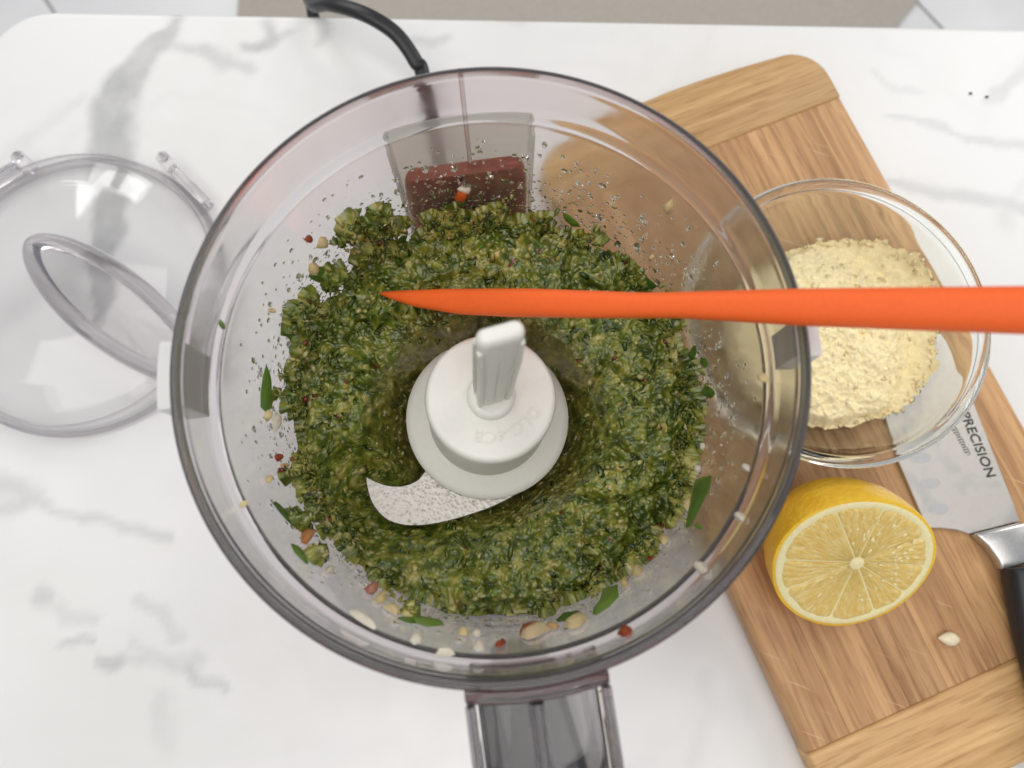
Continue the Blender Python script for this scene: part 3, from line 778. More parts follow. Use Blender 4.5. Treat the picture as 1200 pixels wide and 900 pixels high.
# ------------------------------------------------------------------ bits stuck to the wall
def wall_piece(name, outline, col, mat, thick, label, cat, group=None, lift=.0003, tipcol=None, dome=.55):
    pts = [wall_hit(x, y) for x, y in outline]
    c = sum(pts, Vector()) / len(pts); n = inward(c)
    V = [p + n * lift - c for p in pts]; k = len(V)
    V += [(p - c) * .72 + n * (lift + thick * rnd.uniform(.75, 1.1)) for p in pts]
    V += [(p - c) * .3 + n * (lift + thick * (1 + dome * .35)) for p in pts]
    F = [tuple(range(k))]
    for a in (0, k):
        for i in range(k): F.append((a + i, a + (i + 1) % k, a + k + (i + 1) % k, a + k + i))
    F.append(tuple(2 * k + i for i in range(k)))
    o = mk(name, V, F, None, None, angle=60); o.location = c
    me = o.data; me.materials.append(mat); ca = me.color_attributes.new('col', 'FLOAT_COLOR', 'POINT')
    for i, v in enumerate(me.vertices):
        cc = col
        if tipcol and (i % k) in tipcol[1]: cc = tipcol[0]
        f = rnd.uniform(.9, 1.08); ca.data[i].color = (*(min(1, x * f) for x in cc), 1)
    tag(o, label, cat, group); return o
def blob(x, y, w, h, ang=0, n=7, jag=.34):
    a = math.radians(ang); out = []
    for k in range(n):
        t = 2 * math.pi * k / n; f = 1 + rnd.uniform(-jag, jag)
        p, q = w / 2 * math.cos(t) * f, h / 2 * math.sin(t) * f
        out.append((x + p * math.cos(a) - q * math.sin(a), y + p * math.sin(a) + q * math.cos(a)))
    return out
def leaf_outline(x, y, w, h, ang=0, n=10):
    a = math.radians(ang); out = []
    for k in range(n):
        t = 2 * math.pi * k / n; f = 1 + rnd.uniform(-.26, .22)
        p = w / 2 * math.copysign(abs(math.cos(t)) ** .85, math.cos(t)) * f; q = h / 2 * math.sin(t) * abs(math.sin(t)) ** .5 * f
        out.append((x + p * math.cos(a) - q * math.sin(a), y + p * math.sin(a) + q * math.cos(a)))
    return out
CREAM, WHITE, TAN, RUST, PINK = (.76, .62, .32), (.78, .72, .58), (.62, .40, .18), (.30, .055, .02), (.55, .25, .18)
G1, G2, G3 = (.095, .20, .020), (.055, .125, .016), (.17, .30, .045)
def where(x, y):
    a = math.degrees(math.atan2(-(y - 470), x - 573)) % 360
    if a < 40 or a > 345: return 'facing the glass bowl'
    if a > 300: return 'facing the lemon'
    if a > 235: return 'just above the handle'
    if a > 135: return 'facing the clear lid'
    return 'facing the power cord'
CHIP = 'small cream nut chip stuck to the bowl wall above the pesto'
BRN = 'small brown nut skin fragment stuck to the bowl wall beside the pesto'
for x, y, w, h, a, c in [(377, 284, 15, 18, 40, CREAM), (366, 314, 13, 18, 15, CREAM), (317, 363, 7, 6, 0, CREAM), (322, 497, 10, 24, 5, WHITE), (313, 486, 8, 14, 0, CREAM), (312, 562, 7, 12, -15, CREAM), (283, 592, 7, 9, 0, CREAM),
                         (366, 646, 12, 20, -35, CREAM), (385, 670, 10, 8, 30, WHITE), (446, 702, 16, 18, 20, CREAM), (459, 715, 20, 10, 25, CREAM), (487, 751, 17, 11, 5, WHITE), (543, 743, 15, 10, 5, CREAM), (559, 745, 12, 5, 0, WHITE), (562, 760, 15, 12, 10, WHITE),
                         (733, 685, 8, 12, 30, CREAM), (747, 670, 14, 16, 45, CREAM), (780, 633, 9, 14, 35, CREAM), (813, 427, 8, 8, 0, WHITE), (815, 450, 10, 12, 0, CREAM), (822, 436, 8, 9, 0, WHITE), (815, 524, 7, 9, 0, CREAM),
                         (824, 524, 6, 10, 0, WHITE), (819, 549, 8, 13, 20, WHITE), (877, 549, 7, 8, 0, WHITE), (869, 606, 12, 13, -40, WHITE), (807, 592, 9, 14, 30, CREAM), (897, 443, 12, 12, 0, CREAM), (822, 666, 15, 17, -30, WHITE),
                         (785, 241, 12, 16, 30, CREAM), (520, 768, 20, 7, 3, WHITE), (340, 420, 6, 6, 0, CREAM), (765, 300, 5, 5, 0, CREAM)]:
    wall_piece('nut_chip', blob(x, y, w, h, a), c, M['nut'], .0011, f"small {'cream' if c == CREAM else 'whitish'} nut chip stuck to the bowl wall {where(x, y)}", 'nut chip', f"{'cream' if c == CREAM else 'whitish'} nut chips on the wall {where(x, y)}")
for x, y, w, h, a in [(360, 279, 8, 11, 20), (325, 537, 9, 9, 0), (332, 547, 9, 9, 0), (587, 757, 13, 5, -25), (648, 736, 14, 6, -8), (762, 653, 9, 10, 30), (785, 616, 8, 11, 30), (733, 743, 15, 12, -35)]:
    cc = rnd.choice([RUST, TAN]); nm = 'rust brown' if cc == RUST else 'tan'
    wall_piece('nut_skin', blob(x, y, w, h, a), cc, M['nut'], .001, f'small {nm} nut skin fragment on the bowl wall {where(x, y)}', 'nut chip', f'{nm} nut skins on the wall {where(x, y)}')
wall_piece('nut_chip', blob(424, 727, 42, 9, 34, 10, .1), WHITE, M['nut'], .001, 'long pale almond sliver lying flat on the bowl wall below the pesto', 'nut chip')
wall_piece('nut_chip', blob(625, 742, 38, 15, -8, 10), (.70, .55, .33), M['nut'], .0016, 'large almond chunk with rust brown skin stuck on the bowl wall near the handle', 'nut chip', tipcol=(RUST, (5, 6, 7, 8)))
wall_piece('nut_chip', blob(674, 731, 26, 14, -20, 9), CREAM, M['nut'], .0015, 'plump cream almond piece beside the large rust brown almond chunk', 'nut chip')
wall_piece('nut_chip', blob(357, 630, 15, 18, 30), (.60, .27, .10), M['nut'], .0016, 'orange tan nut chunk on the bowl wall at the pesto edge', 'nut chip')
wall_piece('nut_chip', blob(435, 690, 15, 14, 20), PINK, M['nut'], .0014, 'pink skinned nut chunk on the bowl wall at the pesto edge', 'nut chip')
wall_piece('nut_chip', blob(539, 227, 16, 13, -10), (.62, .12, .02), M['nut'], .0013, 'bright orange pepper flake on the bowl wall before the red column', 'pepper flake')
wall_piece('nut_chip', blob(545, 220, 16, 8, 10), WHITE, M['nut'], .001, 'white nut fleck touching the bright orange pepper flake on the wall', 'nut chip')
LF = 'small torn green herb leaf stuck to the bowl wall'
for x, y, w, h, a, c in [(258, 380, 14, 7, 65, G1), (337, 384, 32, 20, 80, G1), (351, 360, 28, 18, -25, G2), (374, 320, 30, 18, -30, G1), (758, 332, 28, 16, 25, G2), (813, 413, 20, 10, -80, G1), (826, 424, 14, 9, 60, G1), (831, 459, 15, 14, 10, G1),
                         (667, 723, 30, 11, -18, G2), (333, 604, 40, 9, 48, G2), (468, 283, 34, 9, -48, G2), (405, 262, 22, 12, -30, G2), (535, 238, 20, 6, -10, G2), (555, 292, 18, 10, -30, G1), (790, 600, 28, 11, -60, G2), (736, 312, 22, 8, 40, G2), (800, 470, 18, 8, 80, G2), (350, 650, 30, 8, 50, G1), (478, 728, 24, 7, 12, G1), (820, 618, 12, 7, 10, G3)]:
    wall_piece('leaf_piece', leaf_outline(x, y, w, h, a), c, M['leaf'], .0005, f"small torn {'dark ' if c == G2 else ''}green herb leaf on the bowl wall {where(x, y)}", 'herb leaf', f"torn {'dark ' if c == G2 else ''}green leaves on the wall {where(x, y)}")
wall_piece('leaf_piece', [(311, 426), (316, 440), (317, 462), (318, 478), (311, 484), (304, 477), (304, 460), (307, 440)], G1, M['leaf'], .0006, 'long pointed bright green leaf standing alone on the bowl wall', 'herb leaf')
wall_piece('leaf_piece', [(835, 558), (832, 575), (822, 594), (811, 617), (804, 620), (808, 600), (811, 582), (816, 563), (825, 559)], G1, M['leaf'], .0006, 'broad bright green leaf strip on the bowl wall towards the lemon', 'herb leaf')
wall_piece('leaf_piece', [(708, 690), (724, 686), (726, 700), (714, 713), (700, 722), (694, 721), (704, 708)], G3, M['leaf'], .0010, 'pale bright green folded leaf on the bowl wall between nut chips', 'herb leaf')
wall_piece('leaf_piece', [(476, 722), (495, 725), (518, 729), (520, 734), (500, 736), (482, 730)], G3, M['leaf'], .0006, 'wide light green leaf lying along the pesto edge near the handle', 'herb leaf')
wall_piece('leaf_piece', [(659, 247), (667, 251), (677, 259), (681, 265), (672, 265), (662, 257)], G1, M['leaf'], .0006, 'lone green leaf splinter high on the bowl wall near the board', 'herb leaf')

# oil droplets on the inside of the wall
def droplets():
    n = 2000; V, F = [], []
    g = np.random.default_rng(23)
    ring, lay = 8, 3
    for i in range(n):
        th = g.uniform(0, 2 * math.pi); dg = math.degrees(th) % 360
        dens = 1.0 if 20 < dg < 170 else (.9 if dg < 20 or dg > 330 else .45)
        if g.uniform() > dens: continue
        z = .138 + .046 * g.beta(1.15, 2.1); s = g.lognormal(-7.75, .5); s = min(s, .0014)
        st = g.choice([1, 1, 1.4, 2.2]) if 20 < dg < 170 else g.choice([1.2, 1.8, 2.6])
        if not (20 < dg < 170): s *= .8
        R = Rw(z); c = np.array([R * math.cos(th), R * math.sin(th), z - OZ])
        nn = np.array([-math.cos(th), -math.sin(th), .07]); u = np.array([-math.sin(th), math.cos(th), 0]); w = np.array([0, 0, 1.0])
        b0 = len(V)
        for L in range(lay):
            e = L / lay * math.pi / 2
            for k_ in range(ring):
                a = 2 * math.pi * k_ / ring
                V.append(c + u * s * math.cos(e) * math.cos(a) + w * s * st * math.cos(e) * math.sin(a) + nn * (s * .5 * math.sin(e) + .00005))
        V.append(c + nn * (s * .5)); topi = len(V) - 1
        F.append(tuple(b0 + k_ for k_ in range(ring))[::-1])
        for L in range(lay - 1):
            for k_ in range(ring): F.append((b0 + L * ring + k_, b0 + L * ring + (k_ + 1) % ring, b0 + (L + 1) * ring + (k_ + 1) % ring, b0 + (L + 1) * ring + k_))
        for k_ in range(ring): F.append((b0 + (lay - 1) * ring + k_, b0 + (lay - 1) * ring + (k_ + 1) % ring, topi))
    o = mk('oil_droplets', V, F, M['drop'], bowl); o['kind'] = 'stuff'
droplets()

# ------------------------------------------------------------------ orange spatula
def spatula():
    A = P(448, 344, .1435); B = P(940, 360, .2120); d = (B - A); Lab = d.length; d.normalize()
    C = B + d * .17
    L = (C - A).length
    sp = empty('spatula', A)
    tag(sp, 'orange silicone spatula standing edgewise in the pesto, resting on the bowl rim', 'spatula')
    vw = (CAM - (A + d * (.25 * Lab))).normalized(); side = d.cross(vw).normalized(); up = side.cross(d).normalized()
    xs = lambda t: t * Lab                  # t in units of A..B
    # station: t, width, up extent, down extent
    H_ = [(-.0, .0010, .0010, .010), (.010, .0026, .0020, .016), (.04, .0044, .0028, .022), (.10, .0062, .0034, .025), (.20, .0084, .0038, .026), (.30, .0088, .0040, .026), (.40, .0082, .0040, .022), (.47, .0072, .0040, .014), (.53, .0066, .0040, .0075)]
    G_ = [(.53, .0066, .0040, .0075), (.60, .0061, .0040, .0060), (.70, .0061, .0042, .0056), (.80, .0066, .0044, .0056), (.90, .0075, .0047, .0058), (1.0, .0083, .0050, .0060), (1.15, .0088, .0052, .0062), (1.4, .0092, .0054, .0064), (2.2, .0100, .0056, .0066), (2.45, .0096, .0052, .0062), (2.5, .0070, .0036, .0044)]
    def body(name, st):
        f = [np.interp(np.linspace(st[0][0], st[-1][0], 60), [s[0] for s in st], [s[q] for s in st]) for q in range(4)]
        V, F = [], []; m = 0
        for t, w, u_, dn in zip(*f):
            c = d * (t * Lab); sec = []
            dep = CAM_H * 0 + (CAM - (A + c)).dot(Vector((0, -ST, CT))); px_ = 600 + 900 * (A + c).x / dep
            py_ = 450 - 900 * (((A + c) - CAM).dot(Vector((0, CT, ST)))) / dep
            if px_ < 1400:
                te = np.interp(px_, [447, 470, 520, 620, 760, 940, 1200, 1400], [342, 340.5, 338.5, 338, 343, 338, 335, 333]); be = np.interp(px_, [447, 465, 490, 540, 600, 700, 800, 940, 1200, 1400], [345, 352, 360, 368.5, 371.5, 373, 373, 382, 392, 400])
                last_ = ((te + be) / 2 - py_) * dep / 900; w = max(.0006, (be - te) * dep / 900); ks = last_
            else: w = w * 1.02
            c = c + side * ks
            k = 14
            for j in range(k + 1):                       # flattened top with rounded shoulders
                a = math.pi * j / k; co = math.cos(a); sec.append((w / 2 * math.copysign(abs(co) ** .78, co), u_ * math.sin(a) ** .72 if 0 < j < k else 0))
            lw = w * (.85 if dn < .008 else .42)
            sec += [(-(w + lw) / 4, -dn * .5), (-lw / 2, -dn * .85), (-lw * .3, -dn), (lw * .3, -dn), (lw / 2, -dn * .85), ((w + lw) / 4, -dn * .5)]
            m = len(sec)
            for s_, h_ in sec: V.append(c + side * s_ + up * h_)
        n = 60
        for i in range(n - 1):
            for j in range(m): F.append((i * m + j, i * m + (j + 1) % m, (i + 1) * m + (j + 1) % m, (i + 1) * m + j))
        F.append(tuple(range(m))); F.append(tuple((n - 1) * m + j for j in range(m)))
        return mk(name, V, F, M['orange'], sp, angle=55)
    hd = body('head', H_); body('handle', G_)
    g_ = np.random.default_rng(31); n_ = 110; tt_ = np.abs(g_.normal(0, .16, n_)) + .01; cc_, nn_ = [], []
    for t in tt_:
        dn = -g_.uniform(.002, .012); q_ = d * (t * Lab) + side * (.0005 + .0042 * min(1, t / .18)) + up * dn; cc_.append(tuple(q_)); nn_.append(tuple(side))
    sm = bits('pesto_smudge', np.array(cc_), np.array(nn_), g_.choice(6, n_, p=[.2, .25, .2, .15, .1, .1]), sp, M['pesto'], pal, .0004, .0015, ((.3, .8), (.2, .5)), 6, .3); sm['kind'] = 'stuff'
spatula()

# ------------------------------------------------------------------ lid
lid = empty('processor_lid', P(86, 337, .010) - Vector((0, 0, .010)))
tag(lid, 'clear domed food processor lid with oval raised grip lying on the countertop', 'lid')
LC = lid.location
lp = [(r * 1.035, z) for r, z in [(0, .0225), (.030, .0218), (.050, .0190), (.062, .0150), (.0665, .0120), (.0680, .0085), (.0688, .0015), (.0698, .0008), (.0716, .0008), (.0722, .0016), (.0720, .0030), (.0706, .0040), (.0702, .0095), (.0688, .0138), (.0640, .0172), (.0510, .0212), (.030, .0241), (0, .0248)]]
lathe('lid_dome', lp, 128, M['dome'], lid, closed=False, angle=30)
for rr0, zz0, tt0 in ((.0742, .0030, .0014), (.0718, .0125, .0009)):
    sweep('lid_rim', [Vector((rr0 * math.cos(2 * math.pi * q / 128), rr0 * math.sin(2 * math.pi * q / 128), zz0)) for q in range(128)], lambda i, t, tt0=tt0: circ(tt0, 10), M['ridge'], lid, closed=True)
def dome_z(r): return float(np.interp(r, [0, .03, .051, .064, .0688], [.0248, .0241, .0212, .0172, .0138]))
def lid_grip():
    c = P(128, 358, .026) - LC; a = P(38, 285, .026) - LC; b = P(220, 432, .026) - LC
    ax = (b - a); hl = ax.length / 2; ax.normalize(); sd = Vector((-ax.y, ax.x, 0)); mid = (a + b) / 2; mid.z = 0
    path = []
    n = 64
    for k_ in range(n):
        t = 2 * math.pi * k_ / n
        s, w = math.cos(t), math.sin(t)
        path.append(mid + ax * (hl * s) + sd * (.0158 * math.copysign(abs(w) ** 1.12, w)))
    def sec(i, t):
        p = path[i]; r = math.hypot(p.x, p.y); zb = min(dome_z(min(r, .0688)), .0245)
        return [(-.0044, zb + .0003), (-.0036, zb + .0030), (-.0020, zb + .0048), (.0000, zb + .0054), (.0016, zb + .0048), (.0030, zb + .003), (.0040, zb + .0003)]
    sweep('oval_grip', [Vector((p.x, p.y, 0)) for p in path], sec, M['ridge'], lid, closed=True)
    fv = [(mid.x, mid.y, dome_z(math.hypot(mid.x, mid.y)) + .0012)] + [(mid.x + (p.x - mid.x) * .88, mid.y + (p.y - mid.y) * .88, dome_z(min(.0688, math.hypot(p.x, p.y))) + .0012) for p in path]
    mk('grip_recess', fv, [(0, 1 + k_, 1 + (k_ + 1) % n) for k_ in range(n)], M['tint'], lid)
lid_grip()
def lid_tab(x0, y0, x1, y1, w):
    a = P(x0, y0, .008) - LC; b = P(x1, y1, .008) - LC
    d = (b - a).normalized(); s = Vector((-d.y, d.x, 0))
    cm = (a + b) / 2
    if s.dot(cm) < 0: s = -s
    # push outside the rim
    r = cm.dot(s); off = s * (.0752 - r)
    poly = [a + off, b + off, b + off + s * w, a + off + s * w]
    prism('lid_tab', [(p.x, p.y) for p in poly], .002, .011, M['lid'], lid, .0012, 3)
    lathe('tab_pin', [(0, 0), (.0032, 0), (.0034, .001), (.0034, .0125), (.0028, .0132), (0, .0134)], 18, M['lid'], lid, ((poly[3] + poly[0]).x / 2 - d.x * .0038, (poly[3] + poly[0]).y / 2 - d.y * .0038, .002), closed=False)
lid_tab(203, 196, 244, 238, .0050)
lid_tab(22, 196, -26, 222, .0050)

# ------------------------------------------------------------------ bamboo cutting board
BA = math.radians(22.5); BT = .018
board = empty('cutting_board', (0, 0, 0), (0, 0, BA))
tag(board, 'bamboo cutting board with pale end pieces and darker lengthwise strips', 'cutting board')
U0, U1, V0, V1, JT, JB = .0855, .2480, -.1672, .1815, .1470, -.1308
def cap(name, va, vb, sgn):
    R = .020; n = 8; poly = []
    bulge = .0035
    poly += [(U0, va), (U1, va)]
    for k_ in range(n + 1):
        a = math.radians(90 * k_ / n); poly.append((U1 - R + R * math.cos(a), vb - sgn * R + sgn * R * math.sin(a)))
    for k_ in range(1, 6):
        t = k_ / 6; poly.append((U1 - R + (U0 + R - U1 + R) * t, vb + sgn * bulge * math.sin(math.pi * t)))
    for k_ in range(n + 1):
        a = math.radians(90 + 90 * k_ / n); poly.append((U0 + R + R * math.cos(a), vb - sgn * R + sgn * R * math.sin(a)))
    o = prism('end_piece', poly, .0012, BT, M['bam_end'], board, .0018, 3)
    return o
cap('end_piece', JT + .0002, V1, 1); cap('end_piece', JB - .0002, V0, -1)
ed = [U0]
for w in (.021, .030, .019, .027, .0235, .022): ed.append(ed[-1] + w)
ed.append(U1)
for k_ in range(len(ed) - 1):
    u0, u1 = ed[k_] + .00008, ed[k_ + 1] - .00008
    bm = bmesh.new(); vs = {}
    first, last = k_ == 0, k_ == len(ed) - 2
    # cross-section with rounded outer arris
    sec = []
    r = .0035
    def arc(cx, cz, a0, a1): return [(cx + r * math.cos(math.radians(a0 + (a1 - a0) * i / 4)), cz + r * math.sin(math.radians(a0 + (a1 - a0) * i / 4))) for i in range(5)]
    if first: sec = arc(u0 + r, .0012 + r, 270, 180) + arc(u0 + r, BT - r, 180, 90) + [(u1, BT), (u1, .0012)]
    elif last: sec = [(u0, .0012), (u0, BT)] + arc(u1 - r, BT - r, 90, 0) + arc(u1 - r, .0012 + r, 0, -90)
    else: sec = [(u0, .0012), (u0, BT), (u1, BT), (u1, .0012)]
    m = len(sec); V = [(x, JB, z) for x, z in sec] + [(x, JT, z) for x, z in sec]
    F = [tuple(range(m)), tuple(range(m, 2 * m))] + [(j, (j + 1) % m, m + (j + 1) % m, m + j) for j in range(m)]
    mk('strip', V, F, M['bam_mid'], board, angle=30)
for u, v in ((U0 + .02, V0 + .02), (U1 - .02, V0 + .02), (U0 + .02, V1 - .02), (U1 - .02, V1 - .02)):
    lathe('foot', [(0, 0), (.006, 0), (.006, .0014), (0, .0014)], 16, M['black'], board, (u, v, 0), closed=False)

# ------------------------------------------------------------------ knife
def knife_steel():
    m, nt, b = new_mat('knife_steel'); v = coords(nt, (1, 1, 1)); n = noise(nt, v, 60, 5, .6, .5); n2 = noise(nt, v, 900, 3)
    r = ramp(nt, n.outputs['Fac'], [(.3, (.60, .56, .50)), (.5, (.71, .67, .61)), (.7, (.66, .64, .61))]); nt.links.new(r.outputs[0], b.inputs['Base Color'])
    rr_ = ramp(nt, n.outputs['Fac'], [(.3, (.42,) * 3), (.7, (.28,) * 3)]); nt.links.new(rr_.outputs[0], b.inputs['Roughness'])
    b.inputs['Metallic'].default_value = .85; bump(nt, b, n2.outputs['Fac'], .03, .0004); return m
M['ksteel'] = knife_steel()
M['dimple'] = plain('dimple_steel', (.57, .565, .55), .38, .85, 500, .05, .03)
ZK = BT + .0004
kn = empty('kitchen_knife', P(1120, 600, BT))
tag(kn, 'steel kitchen knife with black handle lying partly under the glass bowl', 'knife')
def K(x, y, z=ZK): p = P(x, y, z) - kn.location; return (p.x, p.y)
spine = [(1186, 592), (1181, 580), (1137, 469), (1108, 402), (1092, 380), (1074, 372)]
edge = [(1052, 376), (1036, 396), (1028, 430), (1032, 480), (1050, 540), (1084, 619)]
heel = [(1100, 619), (1118, 621), (1133, 626)]
poly = [K(*p) for p in spine + edge + heel] + [K(1192, 611)]
kb = prism('blade', poly, .0004, .0022, M['ksteel'], kn, .0003, 1)
prism('bolster', [K(*p) for p in [(1134.5, 626.4), (1192.5, 612), (1205, 650), (1208, 656), (1166, 668), (1160, 655), (1149, 640)]], .0002, .0068, M['steel'], kn, .0012, 3)
# handle: lofted along its length
hp = [K(1186, 664), K(1192, 692), K(1204, 740), K(1222, 800), K(1246, 862), K(1272, 920), K(1300, 968)]
hw = [.0090, .0100, .0112, .0118, .0118, .0124, .0110]
pa = catmull([(x, y, .0082) for x, y in hp], 6)
nph = len(pa)
sweep('handle', pa, lambda i, t: rbox(2 * .92 * float(np.interp(t, np.linspace(0, 1, 7), hw)), .0145 if i not in (0, nph - 1) else .0125, .0055, 5), M['handle'], kn)
for x, y, w in ((1088, 567, 1), (1098, 597, 1), (1077, 537, 1), (1067, 507, 1)):
    c = K(x, y); n = 18; ang = math.radians(8)
    pl = [(c[0] + .0048 * math.cos(2 * math.pi * q / n) * math.cos(ang) - .0026 * math.sin(2 * math.pi * q / n) * math.sin(ang),
           c[1] + .0048 * math.cos(2 * math.pi * q / n) * math.sin(ang) + .0026 * math.sin(2 * math.pi * q / n) * math.cos(ang)) for q in range(n)]
    prism('dimple', pl, .00222, .00226, M['dimple'], kb)
c0 = P(1142.5, 521, ZK) - kn.location
tdir = P(1157, 556, ZK) - P(1128, 487, ZK)
rz = math.atan2(tdir.y, tdir.x)
text_mesh('printed_lettering', 'PRECISION', .0064, .00003, M['ink'], kb, (c0.x, c0.y, .00226), rz, shear=.12, spacing=1.04, offset=.00013)
# thin script line beneath it, unreadable in the photo: a running pen stroke
s0 = P(1114, 500, ZK) - kn.location; s1 = P(1132, 533, ZK) - kn.location
dv = (s1 - s0); ln = dv.length; dv.normalize(); sv = Vector((-dv.y, dv.x, 0))
pth = []
for q in range(120):
    t = q / 119; amp = .0007 + .0006 * abs(math.sin(t * 9.0))
    pth.append(Vector((s0.x, s0.y, .00228)) + dv * (ln * t + .0005 * math.sin(t * 72)) + sv * (amp * math.sin(t * 72 + 1.2)))
sweep('printed_script', pth, lambda i, t: [(-.00013, 0), (.00013, 0), (.00013, .00003), (-.00013, .00003)], M['ink'], kb)

# ------------------------------------------------------------------ glass bowl with cheese
gz = BT + .0030
gb = empty('glass_bowl', (P(983, 376, .066).x, P(985, 374, .066).y + .0005, gz))
tag(gb, 'small clear glass bowl of grated cheese standing on the board and knife', 'bowl')
gp = [(0, .0040), (.030, .0042), (.040, .0068), (.0485, .0130), (.0545, .0220), (.0583, .0330), (.0602, .0425), (.0606, .0446), (.0614, .0464), (.0632, .0474), (.0652, .0470), (.0662, .0456), (.0660, .0438), (.0648, .0426), (.0636, .0416),
      (.0620, .0330), (.0582, .0205), (.0522, .0105), (.0440, .0038), (.0345, .0008), (.0330, 0), (.0305, 0), (.0290, .0010), (0, .0010)]
gp = [(r, z) if k_ < 12 else (max(0, r - (.0010 if 12 < k_ < 20 else .0006)), z) for k_, (r, z) in enumerate(gp)]
gi, go = gp[:14], gp[13:20]
gs = [(max(0, p.x), p.y) for p in catmull([(r, z, 0) for r, z in gi], 5)][:-1] + [(p.x, p.y) for p in catmull([(r, z, 0) for r, z in go], 5)] + gp[20:]
gs = [(r * .968, z) for r, z in gs]
lathe('glass_shell', gs, 160, M['glass'], gb, closed=False, angle=50, support=False)
cz = gz + .0
ch = empty('grated_cheese', (P(985, 396, .034).x - .004, P(985, 396, .034).y + .0025, gz))
tag(ch, 'heap of pale yellow grated cheese inside the small glass bowl', 'cheese')
def cheese():
    nt_, nr = 620, 130
    th = np.linspace(0, 2 * math.pi, nt_, endpoint=False); s = np.linspace(0, 1, nr)
    cx, cyy = ch.location.x - gb.location.x, ch.location.y - gb.location.y
    e = .0448 + .006 * (fbm(np.stack([np.cos(th) * 1.6, np.sin(th) * 1.6, th * 0], 1), 3, 7) - .5) + .0036 * (fbm(np.stack([np.cos(th) * 16, np.sin(th) * 16, th * 0], 1), 4, 17) - .5)
    X = (e[:, None] * s[None, :] * np.cos(th)[:, None]).ravel(); Y = (e[:, None] * s[None, :] * np.sin(th)[:, None]).ravel()
    rb = np.hypot(X + cx, Y + cyy)
    floor_ = np.interp(rb / .968, [0, .030, .040, .0485, .0545, .0583], [.0040, .0042, .0068, .0130, .0220, .0330])
    q = np.stack([X, Y, X * 0], 1)
    S_ = np.tile(s, nt_)
    top = .0225 - .010 * S_ ** 1.6 + .006 * (fbm(q * 60, 4, 3) - .5)
    top = np.maximum(top, floor_ + .0035 * (1 - S_ ** 6)); edge_ = sstep(.90, 1.0, S_)
    d, wid = worley(q * 700, 55)
    Z = top * (1 - edge_) + (floor_ + .0004) * edge_
    Z = np.maximum(Z + ((.5 - d) * .0012 + (fbm(q * 320, 4, 44) - .5) * .0036) * (1 - .6 * edge_), floor_ + .0002)
    c = np.array([.985, .86, .53])[None] * (.92 + .14 * wid[:, None]) * np.array([1, 1, 1.0])
    idx = np.arange(nt_ * nr).reshape(nt_, nr); nx_ = np.roll(idx, -1, 0)
    F = np.stack([idx[:, :-1], idx[:, 1:], nx_[:, 1:], nx_[:, :-1]], -1).reshape(-1, 4)
    V = np.stack([X, Y, Z], 1)
    npmesh('cheese_heap', V, F, M['cheese'], ch, c)
    g = np.random.default_rng(9); w = S_ / S_.sum(); pk = np.concatenate([g.choice(len(V), 260, p=w), g.choice(np.where(S_ > .96)[0], 260)])
    nor = np.tile(np.array([0, 0, 1.0]), (len(pk), 1)); ps = np.array([(.97, .82, .47), (.95, .78, .41), (.98, .85, .54)])
    o = bits('cheese_crumbs', V[pk] + np.array([0, 0, .00005]), nor, g.choice(3, len(pk)), ch, M['cheese'], ps, .0008, .0021, ((.3, .6), (.10, .18)), 12, .12); o['kind'] = 'stuff'
cheese()

# ------------------------------------------------------------------ lemon half
def lemon_mats():
    m, nt, b = new_mat('lemon_peel'); v = coords(nt); n = noise(nt, v, 420, 2, .5); n2 = noise(nt, v, 40, 3)
    r = ramp(nt, n2.outputs['Fac'], [(.3, (.84, .46, .015)), (.55, (.90, .56, .03)), (.8, (.86, .60, .06))]); nt.links.new(r.outputs[0], b.inputs['Base Color'])
    b.inputs['Roughness'].default_value = .38; b.inputs['Subsurface Weight'].default_value = .15; b.inputs['Subsurface Radius'].default_value = (.003, .002, .0005)
    bump(nt, b, n.outputs['Fac'], .6, .0012); M['peel'] = m
    m, nt, b = new_mat('lemon_flesh'); t = nt.nodes.new('ShaderNodeTexCoord')
    at = N(nt, 'ShaderNodeVertexColor', _layer_name='col')
    mp = nt.nodes.new('ShaderNodeMapping'); mp.inputs['Scale'].default_value = (1, 1, 1)
    # vesicles are long along the radius: stretch noise in polar space stored per vertex
    uv = N(nt, 'ShaderNodeVectorMath', _operation='MULTIPLY'); uv.inputs[1].default_value = (7, 34, 1)
    nt.links.new(at.outputs[0], uv.inputs[0])
    n = noise(nt, uv.outputs[0], 1.0, 4, .6, .4)
    r = ramp(nt, n.outputs['Fac'], [(.25, (.76, .48, .09)), (.5, (.84, .60, .17)), (.75, (.93, .78, .42))]); nt.links.new(r.outputs[0], b.inputs['Base Color'])
    b.inputs['Roughness'].default_value = .10; b.inputs['Coat Weight'].default_value = .5; b.inputs['Coat Roughness'].default_value = .04; b.inputs['Subsurface Weight'].default_value = .45; b.inputs['Subsurface Radius'].default_value = (.004, .0028, .0008); b.inputs['Subsurface Scale'].default_value = .8
    bump(nt, b, n.outputs['Fac'], .9, .0014); M['flesh'] = m
lemon_mats()
M['pith'] = plain('lemon_pith', (.87, .78, .43), .5, 0, 600, .06, .1)
tilt = math.radians(37)
lm = empty('lemon_half', P(1001, 662, .0525), (tilt, math.radians(6), math.radians(-4)))
tag(lm, 'cut lemon half with its juicy face turned up, lying on the board', 'lemon')
